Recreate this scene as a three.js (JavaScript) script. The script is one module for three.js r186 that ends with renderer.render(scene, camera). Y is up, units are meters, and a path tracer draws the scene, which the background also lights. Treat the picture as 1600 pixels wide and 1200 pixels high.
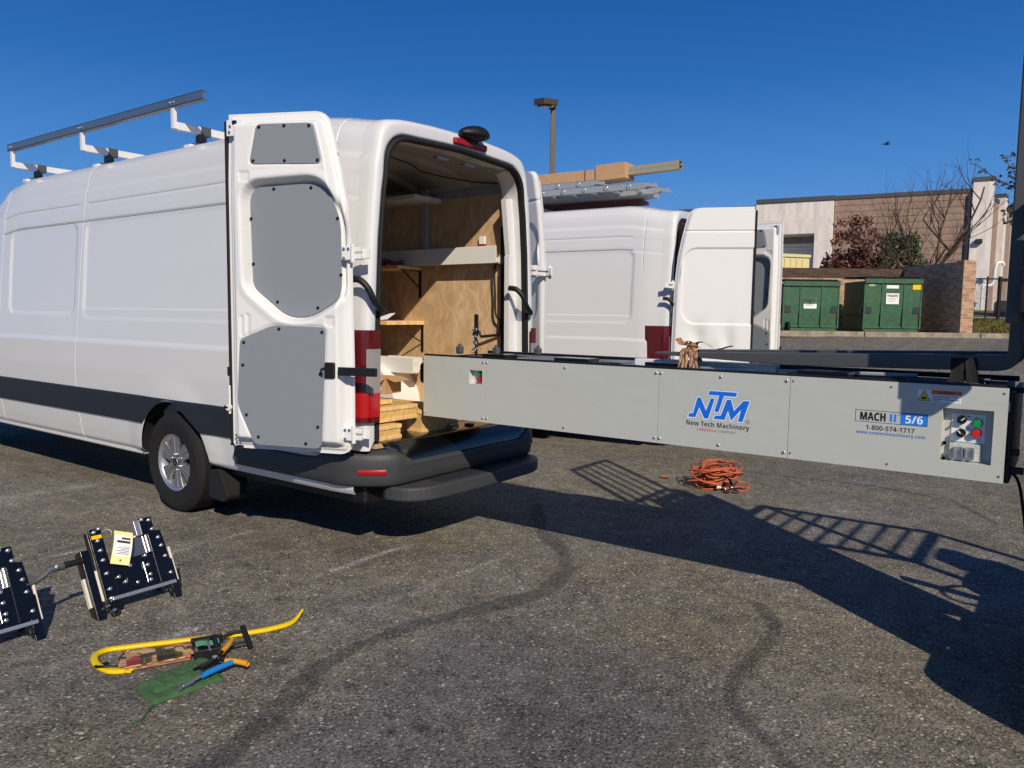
import * as THREE from 'three';
import { RoundedBoxGeometry } from 'three/addons/geometries/RoundedBoxGeometry.js';
import { mergeGeometries, mergeVertices, toCreasedNormals } from 'three/addons/utils/BufferGeometryUtils.js';
import { ImprovedNoise } from 'three/addons/math/ImprovedNoise.js';

// ---------- camera, sky, sun, exposure ----------
const scene = new THREE.Scene();
const camera = new THREE.PerspectiveCamera(53.13, 4 / 3, 0.05, 1500);
camera.position.set(0, 1.63, 0);
camera.up.set(-0.0636, 0.99585, -0.06512);
camera.lookAt(-5.869804, 1.63 - 0.9009804, -8.045721);

const renderer = new THREE.WebGLRenderer({ antialias: true });
renderer.toneMapping = THREE.LinearToneMapping;
renderer.toneMappingExposure = 1.0;
renderer.shadowMap.enabled = true;

const SUN = new THREE.Vector3(1.17, 1, 0.9).normalize();
{ // clear autumn sky: colour follows elevation, a little whiter round the sun
  const W = 512, H = 256, a = new Float32Array(W * H * 4);
  const stops = [[-90, .10, .11, .12], [-2, .16, .19, .22], [0, .27, .46, .72], [5, .135, .335, .70], [10, .070, .245, .610], [16, .028, .152, .470], [23, .0125, .096, .352], [35, .0085, .072, .275], [60, .0055, .050, .200], [90, .0045, .043, .175]];
  for (let j = 0; j < H; j++) {
    const el = (j + .5) / H * 180 - 90;
    let k = 0; while (k < stops.length - 2 && el > stops[k + 1][0]) k++;
    const s = stops[k], e = stops[k + 1]; let t = Math.min(1, Math.max(0, (el - s[0]) / (e[0] - s[0]))); 
    for (let i = 0; i < W; i++) {
      const az = ((i + .5) / W - .5) * 2 * Math.PI, ce = Math.cos(el * Math.PI / 180);
      const d = Math.max(0, Math.cos(az) * ce * SUN.x + Math.sin(el * Math.PI / 180) * SUN.y + Math.sin(az) * ce * SUN.z);
      const g = el > 0 ? .10 * Math.pow(d, 40) : 0, o = (j * W + i) * 4;
      for (let c = 0; c < 3; c++) a[o + c] = s[c + 1] + (e[c + 1] - s[c + 1]) * t + g;
      a[o + 3] = 1;
    }
  }
  const t = new THREE.DataTexture(a, W, H, THREE.RGBAFormat, THREE.FloatType);
  t.mapping = THREE.EquirectangularReflectionMapping; t.magFilter = t.minFilter = THREE.LinearFilter; t.needsUpdate = true;
  scene.background = t; scene.environment = t;
}
const sun = new THREE.DirectionalLight(0xfff1de, 4.4);
sun.position.copy(SUN).multiplyScalar(60).add(new THREE.Vector3(-4, 0, -8));
sun.target.position.set(-4, 0, -8);
sun.castShadow = true; sun.shadow.mapSize.set(4096, 4096);
Object.assign(sun.shadow.camera, { left: -32, right: 32, top: 32, bottom: -32, near: 1, far: 140 });
scene.add(sun, sun.target);

// ---------- helpers ----------
function rng(s) { return () => { s = (s + 0x6d2b79f5) | 0; let t = Math.imul(s ^ (s >>> 15), 1 | s); t = (t + Math.imul(t ^ (t >>> 7), 61 | t)) ^ t; return ((t ^ (t >>> 14)) >>> 0) / 4294967296; }; }
const noise = new ImprovedNoise(), N3 = (x, y, z = 0) => noise.noise(x, y, z);
const V = (x, y, z) => new THREE.Vector3(x, y, z), clamp = (v, a = 0, b = 1) => Math.min(b, Math.max(a, v));
const ss = (a, b, v) => { const t = clamp((v - a) / (b - a)); return t * t * (3 - 2 * t); }, lerp = (a, b, t) => a + (b - a) * t;
const R = Math.PI / 180, UP = V(0, 1, 0);
function pw(pts, x) { for (let i = 0; i < pts.length - 1; i++) if (x <= pts[i + 1][0]) { const [a, b] = pts[i], [c, d] = pts[i + 1]; return lerp(b, d, clamp((x - a) / (c - a))); } return pts[pts.length - 1][1]; }
const taken = {};
function numbered(n) { const k = taken[n] = (taken[n] ?? -1) + 1; return k ? n + '_' + String(k).padStart(3, '0') : n; }
function mk(name, geo, mat, parent) { const m = new THREE.Mesh(Array.isArray(geo) ? merge(geo) : geo, mat); m.name = parent ? name : numbered(name); m.castShadow = m.receiveShadow = true; (parent || scene).add(m); return m; }
function tag(o, label, category, group) { o.userData.label = label; o.userData.category = category; if (group) o.userData.group = group; return o; }
function struct(o, label) { o.userData.kind = 'structure'; if (label) o.userData.label = label; return o; }
function thing(name, label, category, p = [0, 0, 0], ry = 0, group) { const g = new THREE.Group(); g.name = numbered(name); g.position.set(...p); g.rotation.y = ry; scene.add(g); return tag(g, label, category, group); }
function merge(list) { const l = list.map(g => { const n = g.index ? g.toNonIndexed() : g; const o = new THREE.BufferGeometry(); o.setAttribute('position', n.attributes.position); o.setAttribute('normal', n.attributes.normal); o.setAttribute('uv', n.attributes.uv || new THREE.BufferAttribute(new Float32Array(n.attributes.position.count * 2), 2)); return o; }); return mergeGeometries(l); }
function uvBox(g, s = 1) { // metric box-projected uv
  const n = g.index ? g.toNonIndexed() : g, p = n.attributes.position, nn = n.attributes.normal, uv = new Float32Array(p.count * 2);
  for (let i = 0; i < p.count; i++) { const ax = Math.abs(nn.getX(i)), ay = Math.abs(nn.getY(i)), az = Math.abs(nn.getZ(i)); let u, v; if (ay >= ax && ay >= az) { u = p.getX(i); v = p.getZ(i); } else if (ax > az) { u = p.getZ(i); v = p.getY(i); } else { u = p.getX(i); v = p.getY(i); } uv[i * 2] = u * s; uv[i * 2 + 1] = v * s; }
  n.setAttribute('uv', new THREE.BufferAttribute(uv, 2)); return n;
}
const bx = (w, h, d, x = 0, y = 0, z = 0) => new THREE.BoxGeometry(w, h, d).translate(x, y, z);
const rb = (w, h, d, x = 0, y = 0, z = 0, r = .006, s = 1) => new RoundedBoxGeometry(w, h, d, s, Math.min(r, w * .45, h * .45, d * .45)).translate(x, y, z);
const b2 = (x0, x1, y0, y1, z0, z1, r = 0) => r ? rb(Math.abs(x1 - x0), Math.abs(y1 - y0), Math.abs(z1 - z0), (x0 + x1) / 2, (y0 + y1) / 2, (z0 + z1) / 2, r) : bx(Math.abs(x1 - x0), Math.abs(y1 - y0), Math.abs(z1 - z0), (x0 + x1) / 2, (y0 + y1) / 2, (z0 + z1) / 2);
const cyl = (r, h, s = 16, r2 = r) => new THREE.CylinderGeometry(r2, r, h, s);
function between(geo, p, q, up) { const d = q.clone().sub(p), m = new THREE.Matrix4(), y = d.clone().normalize(); let x = (up || (Math.abs(y.y) > .9 ? V(1, 0, 0) : UP)).clone().cross(y).normalize(); const z = x.clone().cross(y); m.makeBasis(x, y, z); m.setPosition(p.clone().add(q).multiplyScalar(.5)); return geo.applyMatrix4(m); }
const bar = (p, q, w, h, up, r = .003) => { const a = V(...p), b = V(...q); return between(r ? rb(w, a.distanceTo(b), h, 0, 0, 0, r) : bx(w, a.distanceTo(b), h), a, b, up); };
const rod = (p, q, r, s = 10, r2 = r) => { const a = V(...p), b = V(...q); return between(cyl(r, a.distanceTo(b), s, r2), a, b); };
const tube = (pts, r, seg = 40, rs = 8, closed = false) => new THREE.TubeGeometry(new THREE.CatmullRomCurve3(pts.map(p => V(...p)), closed), seg, r, rs, closed);
function shape(pts, holes = []) { const s = new THREE.Shape(pts.map(p => new THREE.Vector2(...p))); for (const h of holes) s.holes.push(new THREE.Path(h.map(p => new THREE.Vector2(...p)))); return s; }
function rounded(pts, r, n = 5) { // polygon with rounded corners; r number or per-vertex
  const out = [], L = pts.length;
  pts.forEach((p, i) => { const a = pts[(i + L - 1) % L], b = pts[(i + 1) % L], rr = Array.isArray(r) ? r[i] : r; const v = new THREE.Vector2(...p), u = new THREE.Vector2(...a).sub(v), w = new THREE.Vector2(...b).sub(v); const k = Math.min(rr, u.length() * .48, w.length() * .48); if (k < 1e-4) { out.push(p); return; } u.setLength(k).add(v); w.setLength(k).add(v); for (let j = 0; j <= n; j++) { const t = j / n; out.push([(1 - t) ** 2 * u.x + 2 * t * (1 - t) * v.x + t * t * w.x, (1 - t) ** 2 * u.y + 2 * t * (1 - t) * v.y + t * t * w.y]); } });
  return out;
}
const extr = (s, depth, bevel = 0, seg = 1) => new THREE.ExtrudeGeometry(s, { depth, bevelEnabled: bevel > 0, bevelSize: bevel, bevelThickness: bevel, bevelOffset: -bevel, bevelSegments: seg, curveSegments: 10 });
function grid(nu, nv, f, keep) { // f(i,j)->[x,y,z,(u,v)]
  const pos = new Float32Array(nu * nv * 3), uv = new Float32Array(nu * nv * 2), idx = [];
  for (let j = 0; j < nv; j++) for (let i = 0; i < nu; i++) { const p = f(i, j), o = j * nu + i; pos.set(p.slice(0, 3), o * 3); uv[o * 2] = p[3] ?? i / (nu - 1); uv[o * 2 + 1] = p[4] ?? j / (nv - 1); }
  for (let j = 0; j < nv - 1; j++) for (let i = 0; i < nu - 1; i++) { if (keep && !keep(i, j)) continue; const a = j * nu + i; idx.push(a, a + 1, a + nu + 1, a, a + nu + 1, a + nu); }
  const g = new THREE.BufferGeometry(); g.setAttribute('position', new THREE.BufferAttribute(pos, 3)); g.setAttribute('uv', new THREE.BufferAttribute(uv, 2)); g.setIndex(idx); g.computeVertexNormals(); return g;
}
function at(g, x = 0, y = 0, z = 0, rx = 0, ry = 0, rz = 0) { return g.applyMatrix4(new THREE.Matrix4().compose(V(x, y, z), new THREE.Quaternion().setFromEuler(new THREE.Euler(rx, ry, rz)), V(1, 1, 1))); }

// ---------- textures ----------
function tex(w, h, f, srgb = true, rep) { const a = new Uint8Array(w * h * 4); for (let y = 0; y < h; y++) for (let x = 0; x < w; x++) { const c = f(x, y), o = (y * w + x) * 4; a[o] = c[0]; a[o + 1] = c[1]; a[o + 2] = c[2]; a[o + 3] = 255; } return finish(new THREE.DataTexture(a, w, h), srgb, rep); }
function finish(t, srgb, rep) { t.wrapS = t.wrapT = THREE.RepeatWrapping; t.magFilter = THREE.LinearFilter; t.minFilter = THREE.LinearMipmapLinearFilter; t.generateMipmaps = true; if (srgb) t.colorSpace = THREE.SRGBColorSpace; if (rep) t.repeat.set(...rep); t.needsUpdate = true; return t; }
function canvas(w, h, draw) { const c = document.createElement('canvas'); c.width = w; c.height = h; const x = c.getContext('2d'); draw(x, w, h); const t = new THREE.CanvasTexture(c); t.colorSpace = THREE.SRGBColorSpace; t.anisotropy = 8; return t; }
// periodic value noise
function pnoise(n, seed) { const r = rng(seed), a = Float32Array.from({ length: n * n }, () => r()); return (x, y) => { const xi = Math.floor(x), yi = Math.floor(y), fx = x - xi, fy = y - yi, m = v => ((v % n) + n) % n, u = fx * fx * (3 - 2 * fx), v = fy * fy * (3 - 2 * fy), g = (i, j) => a[m(yi + j) * n + m(xi + i)]; return lerp(lerp(g(0, 0), g(1, 0), u), lerp(g(0, 1), g(1, 1), u), v); }; }

const M = {};
const std = (k, c, rough = .6, metal = 0, o = {}) => M[k] = new THREE.MeshStandardMaterial({ color: c, roughness: rough, metalness: metal, ...o });
const phy = (k, c, rough, o = {}) => M[k] = new THREE.MeshPhysicalMaterial({ color: c, roughness: rough, ...o });
phy('white', 0xdadbda, .45, { clearcoat: 1, clearcoatRoughness: .025 });
phy('whiteIn', 0xdfe0df, .5, { clearcoat: .35, clearcoatRoughness: .2 });
std('ceil', 0x9b9d9d, .55);
std('liner', 0x7f878e, .62);
std('black', 0x0c0d0f, .55); std('rubber', 0x111214, .85); std('seal', 0x08080a, .75);
std('trim', 0x20242b, .58); 
std('darkgrey', 0x4a4d50, .6); std('bumperGrey', 0x3a3c3e, .58); 
phy('gloss', 0x07080a, .28, { clearcoat: .5, clearcoatRoughness: .15 });
std('steel', 0xb4b7ba, .35, .9); std('alu', 0xc3c6c9, .38, .85); std('bolt', 0xd0d2d4, .28, .9);
std('chromeish', 0xa4a6a9, .3, .85);
std('wood', 0xc79e63, .75); 
std('yellow', 0xe6c200, .45); std('orange', 0xd8622a, .5);
phy('lensRed', 0xb00f14, .18, { clearcoat: 1, clearcoatRoughness: .04 }); phy('lensDark', 0x560609, .15, { clearcoat: 1, clearcoatRoughness: .04 }); phy('lensClear', 0x8e8a88, .22, { clearcoat: 1, clearcoatRoughness: .04 });
std('reflector', 0x9a1016, .35);
phy('glass', 0x1a2024, .08, { clearcoat: 1 });
// ---------- ground ----------
const groundY = (x, z) => 1.17 * (() => { const t = clamp((-z - 11.6) / 9); return t * t * (3 - 2 * t) * .5 + t * .5; })();
{
  const S = 2048, r = rng(7), a = new Float32Array(S * S * 3), hgt = new Float32Array(S * S);
  const n1 = pnoise(64, 1), n2 = pnoise(512, 2), n3 = pnoise(16, 3), n4 = pnoise(1024, 4);
  for (let y = 0; y < S; y++) for (let x = 0; x < S; x++) {
    const o = y * S + x, c = n1(x / 32, y / 32), f = n2(x / 4, y / 4), q = n3(x / 128, y / 128), h = n4(x / 2, y / 2);
    const v = .52 + .30 * (c - .5) + .54 * (f - .5) + .14 * (q - .5) + .44 * (h - .5) + (r() - .5) * .16;
    a[o * 3] = v; a[o * 3 + 1] = v * .99; a[o * 3 + 2] = v * .97; hgt[o] = .4 + .3 * (f - .5) + .3 * (h - .5);
  }
  // aggregate: stones of many tones standing a little proud of the binder
  const tones = [[1.05, 1.0, .9], [.8, .78, .74], [1.5, 1.46, 1.36], [.6, .55, .5], [1.15, 1.0, .84], [.34, .34, .35], [.95, .98, 1.0], [2.6, 2.5, 2.3]];
  for (let k = 0; k < 98000; k++) {
    const cx = r() * S, cy = r() * S, big = r(), rad = big < .55 ? .9 + r() * 1.1 : big < .95 ? 1.9 + r() * 1.5 : 3 + r() * 2.0, t = tones[Math.min(7, Math.floor(Math.pow(r(), 1.1) * 8.0))], el = .6 + r() * .8, th = r() * 3.14, ct = Math.cos(th), st = Math.sin(th), R2 = Math.ceil(rad * 1.5), gain = .75 + r() * .4;
    for (let j = -R2; j <= R2; j++) for (let i = -R2; i <= R2; i++) {
      const u = (i * ct + j * st) / rad, w = (-i * st + j * ct) / (rad * el), d = u * u + w * w; if (d > 1) continue;
      const o = (((Math.floor(cy) + j) & (S - 1)) * S + ((Math.floor(cx) + i) & (S - 1))), m = d < .5 ? .9 : .55;
      for (let c = 0; c < 3; c++) a[o * 3 + c] = lerp(a[o * 3 + c], t[c] * gain * .82, m); hgt[o] = Math.max(hgt[o], .55 + .4 * (1 - d));
    }
  }
  // pits
  for (let k = 0; k < 34000; k++) { const cx = r() * S | 0, cy = r() * S | 0, rad = 1 + (r() * 2.2 | 0); for (let j = -rad; j <= rad; j++) for (let i = -rad; i <= rad; i++) if (i * i + j * j <= rad * rad) { const o = ((cy + j) & (S - 1)) * S + ((cx + i) & (S - 1)); for (let c = 0; c < 3; c++) a[o * 3 + c] *= .4; hgt[o] *= .3; } }
  const enc = v => 255 * Math.pow(clamp(v * .5), 1 / 2.2);
  const map = tex(S, S, (x, y) => { const o = (y * S + x) * 3; return [enc(a[o]), enc(a[o + 1]), enc(a[o + 2])]; });
  const bump = tex(1024, 1024, (x, y) => { const v = 255 * clamp((hgt[y * 2 * S + x * 2] + hgt[y * 2 * S + x * 2 + 1]) / 2); return [v, v, v]; }, false);
  M.asphalt = new THREE.MeshStandardMaterial({ map, bumpMap: bump, bumpScale: .006, roughness: .93, vertexColors: true });

  const line = (a0, a1, step0, fine0, fine1) => { const l = []; let v = fine0; while (v < fine1) { l.push(v); v += step0; } let s = step0; v = fine1; while (v < a1) { l.push(v); s *= 1.22; v += s; } l.push(a1); s = step0; v = fine0 - s; const pre = []; while (v > a0) { pre.push(v); s *= 1.22; v -= s; } pre.push(a0); return pre.reverse().concat(l); };
  const xs = line(-380, 380, .02, -6.4, .4), zs = line(-480, 120, .02, -8.2, -1.0);
  const seals = [[[-3.63, -5.36], [-3.16, -4.73], [-2.78, -4.43], [-2.53, -4.11], [-2.43, -3.68], [-2.55, -3.28], [-2.7, -2.87], [-2.74, -2.5], [-2.7, -2.23], [-2.58, -1.98], [-2.49, -1.74], [-2.43, -1.56], [-2.35, -1.3]],
    [[-1.36, -4.27], [-1.19, -4.05], [-1.15, -3.74], [-1.15, -3.35], [-1.1, -3.12], [-.97, -2.96], [-.82, -2.85], [-.68, -2.7], [-.3, -2.4]],
    [[-.4, -7.2], [-.8, -7.9], [-1.5, -8.1], [-2.3, -8.0]]];
  const widths = [.075, .05, .03];
  const lines = [[-3.7, -2.9, -3.95, .035, .95], [-4.84, -2.3, -3.85, .035, .55], [-3.02, -3.0, -4.2, .04, .5], [-3.55, -1.8, -2.4, .04, .5], [-5.35, -1.6, -2.6, .04, .5], [-7.3, -2.4, -3.6, .05, .45], [-2.3, -4.9, -7.9, .03, .12]];
  const spots = [[-1.99, -2.14, .055, .55], [-2.05, -2.05, .03, .6], [-3.95, -3.5, .11, .25], [-3.56, -2.67, .05, .4], [-1.43, -3.92, .07, .3], [-2.89, -2.16, .06, .35], [-5.1, -3.0, .2, .2], [-4.4, -3.3, .16, .22], [-4.5, -2.7, .1, .25], [-.9, -3.6, .1, .15], [-4.2, -2.9, .05, .45], [-3.9, -2.55, .04, .5]];
  const seg = (px, pz, a, b) => { const vx = b[0] - a[0], vz = b[1] - a[1], t = clamp(((px - a[0]) * vx + (pz - a[1]) * vz) / (vx * vx + vz * vz)); return Math.hypot(px - a[0] - vx * t, pz - a[1] - vz * t); };
  const nu = xs.length, nv = zs.length, col = new Float32Array(nu * nv * 3);
  const g = grid(nu, nv, (i, j) => [xs[i], groundY(xs[i], zs[nv - 1 - j]), zs[nv - 1 - j], xs[i] / 4, zs[nv - 1 - j] / 4]);
  for (let j = 0; j < nv; j++) for (let i = 0; i < nu; i++) {
    const x = xs[i], z = zs[nv - 1 - j];
    let t = .525 + .085 * N3(x * .55, z * .55, 3) + .085 * N3(x * 1.7, z * 1.7, 9) + .10 * N3(x * 5, z * 5, 4) + .075 * N3(x * 14, z * 14, 2);
    const warm = clamp(.55 + .8 * N3(x * .45 + 7, z * .45, 1) + .5 * N3(x * 1.6, z * 1.6, 21));
    let c = [t * lerp(1.0, 1.12, warm), t * lerp(.97, 1.02, warm), t * lerp(.90, .76, warm)];
    // the newer, darker patch of paving in the foreground
    if (z > -4.5 && z < 3) { const fz = .22 * N3(x * 1.1, z * 1.1, 40) + .1 * N3(x * 4, z * 4, 41) + .05 * N3(x * 13, z * 13, 42); const k = .85 * ss(-2.66, -2.3, x + fz) * ss(-.95, -1.3, x + fz) * ss(-3.5, -2.85, z + fz); c = [lerp(c[0], .365 * (t / .5), k), lerp(c[1], .345 * (t / .5), k), lerp(c[2], .365 * (t / .5), k)]; }
    if (z > -8.6 && z < 0 && x > -9 && x < 1) {
      seals.forEach((s, q) => { let d = 9; for (let m = 0; m < s.length - 1; m++) d = Math.min(d, seg(x, z, s[m], s[m + 1])); const w = widths[q] * (.75 + .6 * N3(x * 2.2, z * 2.2, 30 + q)) + .012 * N3(x * 16, z * 16, 5); const k = ss(w + .006, w - .006, d) * .46; c = c.map((v, e) => v * (1 - k * [1, .98, .9][e])); });
      for (const [lx, za, zb, w, s] of lines) if (z < za && z > zb) { const wob = lx + .02 * N3(z * 2, lx * 9, 3); const k = s * ss(w, w * .3, Math.abs(x - wob)) * clamp(.55 + 1.2 * N3(x * 9, z * 5, 8)) * ss(0, .25, za - z) * ss(0, .25, z - zb); c = c.map(v => lerp(v, 1.25, k)); }
      for (const [sx, sz, rr, s] of spots) { const d = Math.hypot(x - sx, z - sz) * (1 + .35 * N3(x * 12, z * 12, sx)); const k = s * ss(rr, rr * .55, d); c = c.map(v => v * (1 - k)); }
    }
    const o = ((j) * nu + i) * 3; col[o] = c[0]; col[o + 1] = c[1]; col[o + 2] = c[2];
  }
  g.setAttribute('color', new THREE.BufferAttribute(col, 3));
  struct(mk('parking_lot_ground', g, M.asphalt), 'worn grey-brown asphalt of the parking lot with dark crack sealing');
}
// ---------- cargo van (local: rear face at x = 0, nose towards -x, left side +z) ----------
const PLY = (() => { const n = pnoise(256, 11), m = pnoise(32, 12), q = pnoise(8, 13); return (b) => tex(512, 512, (x, y) => { const w = 5 * q(x / 64, y / 64), g = n(x / 2, y / 26 + w), s = m(x / 16 + w, y / 40), k = n(x / 1.5, y / 5); const v = b * (.86 + .12 * g + .14 * s + .05 * k); return [Math.min(255, v), Math.min(255, v * .885 * (.98 + .03 * s)), Math.min(255, v * .72 * (.96 + .07 * s))]; }); })();
M.ply = new THREE.MeshStandardMaterial({ map: PLY(236), roughness: .72, color: 0xd9d2c8 });
M.plyB = new THREE.MeshStandardMaterial({ map: PLY(220), roughness: .72, color: 0xdbd2c4 });
M.woodEdge = new THREE.MeshStandardMaterial({ map: PLY(240), roughness: .7, color: 0xf3e0bd });
{ const c1 = pnoise(64, 70), c2 = pnoise(256, 71); M.cardboard = new THREE.MeshStandardMaterial({ map: tex(256, 256, (x, y) => { const v = 205 + 14 * (c1(x / 4, y / 4) - .5) + 16 * (c2(x, y / 8) - .5); return [v * .93, v * .74, v * .55]; }), roughness: .85 }); }

const HW = [[.44, .935], [.47, .955], [.56, .968], [.69, .98], [.92, .992], [1.10, .995], [1.34, .987], [1.372, .974], [1.56, .966], [1.64, .962], [2.0, .938], [2.40, .905], [2.425, .899], [2.47, .897], [2.56, .888], [2.60, .886], [2.69, .874], [2.71, .862], [2.78, .852], [2.84, .838], [2.89, .812], [2.93, .772]];
const halfW = y => pw(HW, y);
const WX = -2.2, FX = -7.05, WR = .405, WY = .4, ARCH = .50, L = 7.95;
function roofScale(x) { // height factor above the belt line
  let r = 3.0 - .085 * ss(-.7, -.02, x); r -= .10 * ss(-5.0, -6.0, x); if (x < -5.55) r = Math.min(r, lerp(2.93, 1.62, ss(-5.5, -7.05, x) * .9 + .1 * clamp((-5.5 - x) / 1.55))); if (x < -6.95) r = Math.min(r, lerp(1.63, 1.12, clamp((-6.95 - x) / .95) ** 1.4)); return (r - 1.05) / (3.0 - 1.05);
}
const planW = x => 1 - .035 * ss(-.45, -.02, x) ** 1.5 - .22 * ss(-7.0, -7.98, x) ** 2;
function rrect(x, y, x0, x1, y0, y1, r) { const dx = Math.abs(x - (x0 + x1) / 2) - (x1 - x0) / 2 + r, dy = Math.abs(y - (y0 + y1) / 2) - (y1 - y0) / 2 + r; return Math.hypot(Math.max(dx, 0), Math.max(dy, 0)) + Math.min(Math.max(dx, dy), 0) - r; }
const SEAMS = [-3.74, -5.46];
const seamX = y => y > 1.62 ? .04 * (y - 1.62) / 1 : -.035 * Math.sin(clamp((1.62 - y) / 1.2) * Math.PI) + .0;
function relief(x, y) { // inward depth of the pressed side panels
  let d = 0;
  d += .013 * ss(.008, -.012, rrect(x, y, -5.24, -3.83, 1.585, 2.412, .10));
  const b = rrect(x, y, -3.66, -.47, 1.55, 2.412, .09); d += .006 * ss(.008, -.012, b); if (y > 1.6) d += .006 * ss(1.628, 1.642, y) * ss(.004, -.02, b);
  if (x < -.5) { d += .018 * Math.exp(-(((y - 2.419) / .0065) ** 2)); d += .006 * Math.exp(-(((y - 2.576) / .007) ** 2)) * ss(.06, .1, Math.abs(x + 3.74)); }
  const r = Math.hypot(x - WX, y - WY); d -= .013 * ss(.74, .52, r) * (y > .44 ? 1 : 0);
  const rf = Math.hypot(x - FX, y - WY); d -= .013 * ss(.74, .52, rf);
  return d;
}
const vanGeo = {};
{
  const ys = []; for (let y = .44; y < 2.935; y += .0145) ys.push(y); for (const e of [2.409, 2.415, 2.419, 2.423, 2.429, 2.571, 2.576, 2.581, 1.628, 1.642, 1.366, 1.372]) ys.push(e); ys.sort((a, b) => a - b);
  const half = ys.map(y => [y, halfW(y)]); // then roof
  for (const [y, z] of [[2.955, .72], [2.972, .64], [2.983, .54], [2.99, .42], [2.996, .3], [2.999, .15], [3.0, 0]]) half.push([y, z]);
  const prof = half.concat(half.slice(0, -1).reverse().map(([y, z]) => [y, -z]));
  const xs = []; for (let x = -L; x < -.135; x += x < -5.6 ? .04 : .02) xs.push(x); xs.push(-.13); for (const s of SEAMS) for (const e of [-.0045, -.0025, .0025, .0045]) xs.push(s + e); xs.push(-.36, -.363, -.357, -.354); xs.sort((a, b) => a - b);
  const P = (x, y0, z0) => {
    const side = Math.abs(z0) > .75 && y0 < 2.92, sg = Math.sign(z0); let k = roofScale(x); let y = y0 > 1.05 ? 1.05 + (y0 - 1.05) * k : y0; let z = z0 * planW(x);
    let seam = 0; for (const s of SEAMS) if (Math.abs(x - s) < .0035) seam = .028; if (Math.abs(x + .3585) < .003 && y0 > 2.2) seam = .008;
    let X = x; for (const s of SEAMS) { const w = ss(.5, 0, Math.abs(x - s)); X += w * seamX(y0); }
    const d = (side && x > -5.5 ? relief(X, y0) : side ? Math.min(0, relief(X, y0)) : 0) + seam; if (side) z -= sg * d; else if (y0 >= 2.9) y -= d;
    return [X, y, z];
  };
  const nu = xs.length, nv = prof.length, inArch = (x, y) => { const a = Math.hypot(x - WX, y - WY), b = Math.hypot(x - FX, y - WY); return a < b ? [a, WX] : [b, FX]; };
  const pts = (i, j) => { const [y, z] = prof[j]; const p = P(xs[i], y, z); if (Math.abs(z) > .7 && p[1] < 1) { const [r, cx] = inArch(p[0], p[1]); if (r < ARCH && r > ARCH - .03) { const q = ARCH / r; p[0] = cx + (p[0] - cx) * q; p[1] = Math.max(.44, WY + (p[1] - WY) * q); } } return [...p, p[0], p[1]]; };
  const hole = (i, j) => { const [y, z] = prof[j]; if (y > 1) return false; const p = P(xs[i], y, z); return inArch(p[0], p[1])[0] <= ARCH - .03; };
  vanGeo.body = grid(nu, nv, pts, (i, j) => !(hole(i, j) || hole(i + 1, j) || hole(i, j + 1) || hole(i + 1, j + 1)));
  // rear frame: lofted rings from the body edge round to the door opening
  const N = 120, outerAt = (ins, x) => { const o = []; const pr = []; const k = roofScale(-.13), pw0 = planW(-.13); for (const [y, z] of half) if (y >= .735) pr.push([y > 1.05 ? 1.05 + (y - 1.05) * k : y, z * pw0]); const full = pr.concat(pr.slice(0, -1).reverse().map(([y, z]) => [y, -z])); return res(full, N).map(([y, z]) => { const cy = 1.75, f = 1 - ins / 1.0; return [x, y < 1.2 ? y : cy + (y - cy) * (y > cy ? 1 - ins / 1.2 : 1), z * f]; }); };
  function res(p, n) { const l = [0]; for (let i = 1; i < p.length; i++) l.push(l[i - 1] + Math.hypot(p[i][0] - p[i - 1][0], p[i][1] - p[i - 1][1])); const T = l[l.length - 1], o = []; let k = 0; for (let i = 0; i < n; i++) { const s = T * i / (n - 1); while (k < p.length - 2 && l[k + 1] < s) k++; const t = (s - l[k]) / (l[k + 1] - l[k] || 1); o.push([lerp(p[k][0], p[k + 1][0], t), lerp(p[k][1], p[k + 1][1], t)]); } return o; }
  const openPts = (g, top) => { const o = []; for (const [y, z] of [[.80, .83], [1.3, .828], [1.7, .815], [2.1, .795], [2.4, .765], [2.5, .748]]) o.push([y, z - g]); const r = .20; for (let a = 0; a <= 90; a += 10) o.push([top - g - r + .02 + r * Math.sin(a * R), .74 - g - r + r * Math.cos(a * R)]); o.push([top - g + .035, .2], [top - g + .042, 0]); return res(o.concat(o.slice(0, -1).reverse().map(([y, z]) => [y, -z])), N); };
  const op = (g, x) => openPts(g, 2.74).map(([y, z]) => [x, y, z]);
  const rings = (rs) => grid(N, rs.length, (i, j) => rs[j][i]);
  vanGeo.rear = rings([outerAt(0, -.131), outerAt(.005, -.06), outerAt(.014, -.024), outerAt(.03, -.006), outerAt(.05, 0), op(-.045, 0), op(-.03, -.005), op(-.024, -.03)]);
  vanGeo.seal = rings([op(-.026, -.028), op(-.02, .004), op(-.004, .010), op(.004, -.002), op(.002, -.05), op(-.03, -.06)]);
  vanGeo.jamb = rings([op(.004, -.045), op(.0, -.10), op(-.02, -.22)]);
}
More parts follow.
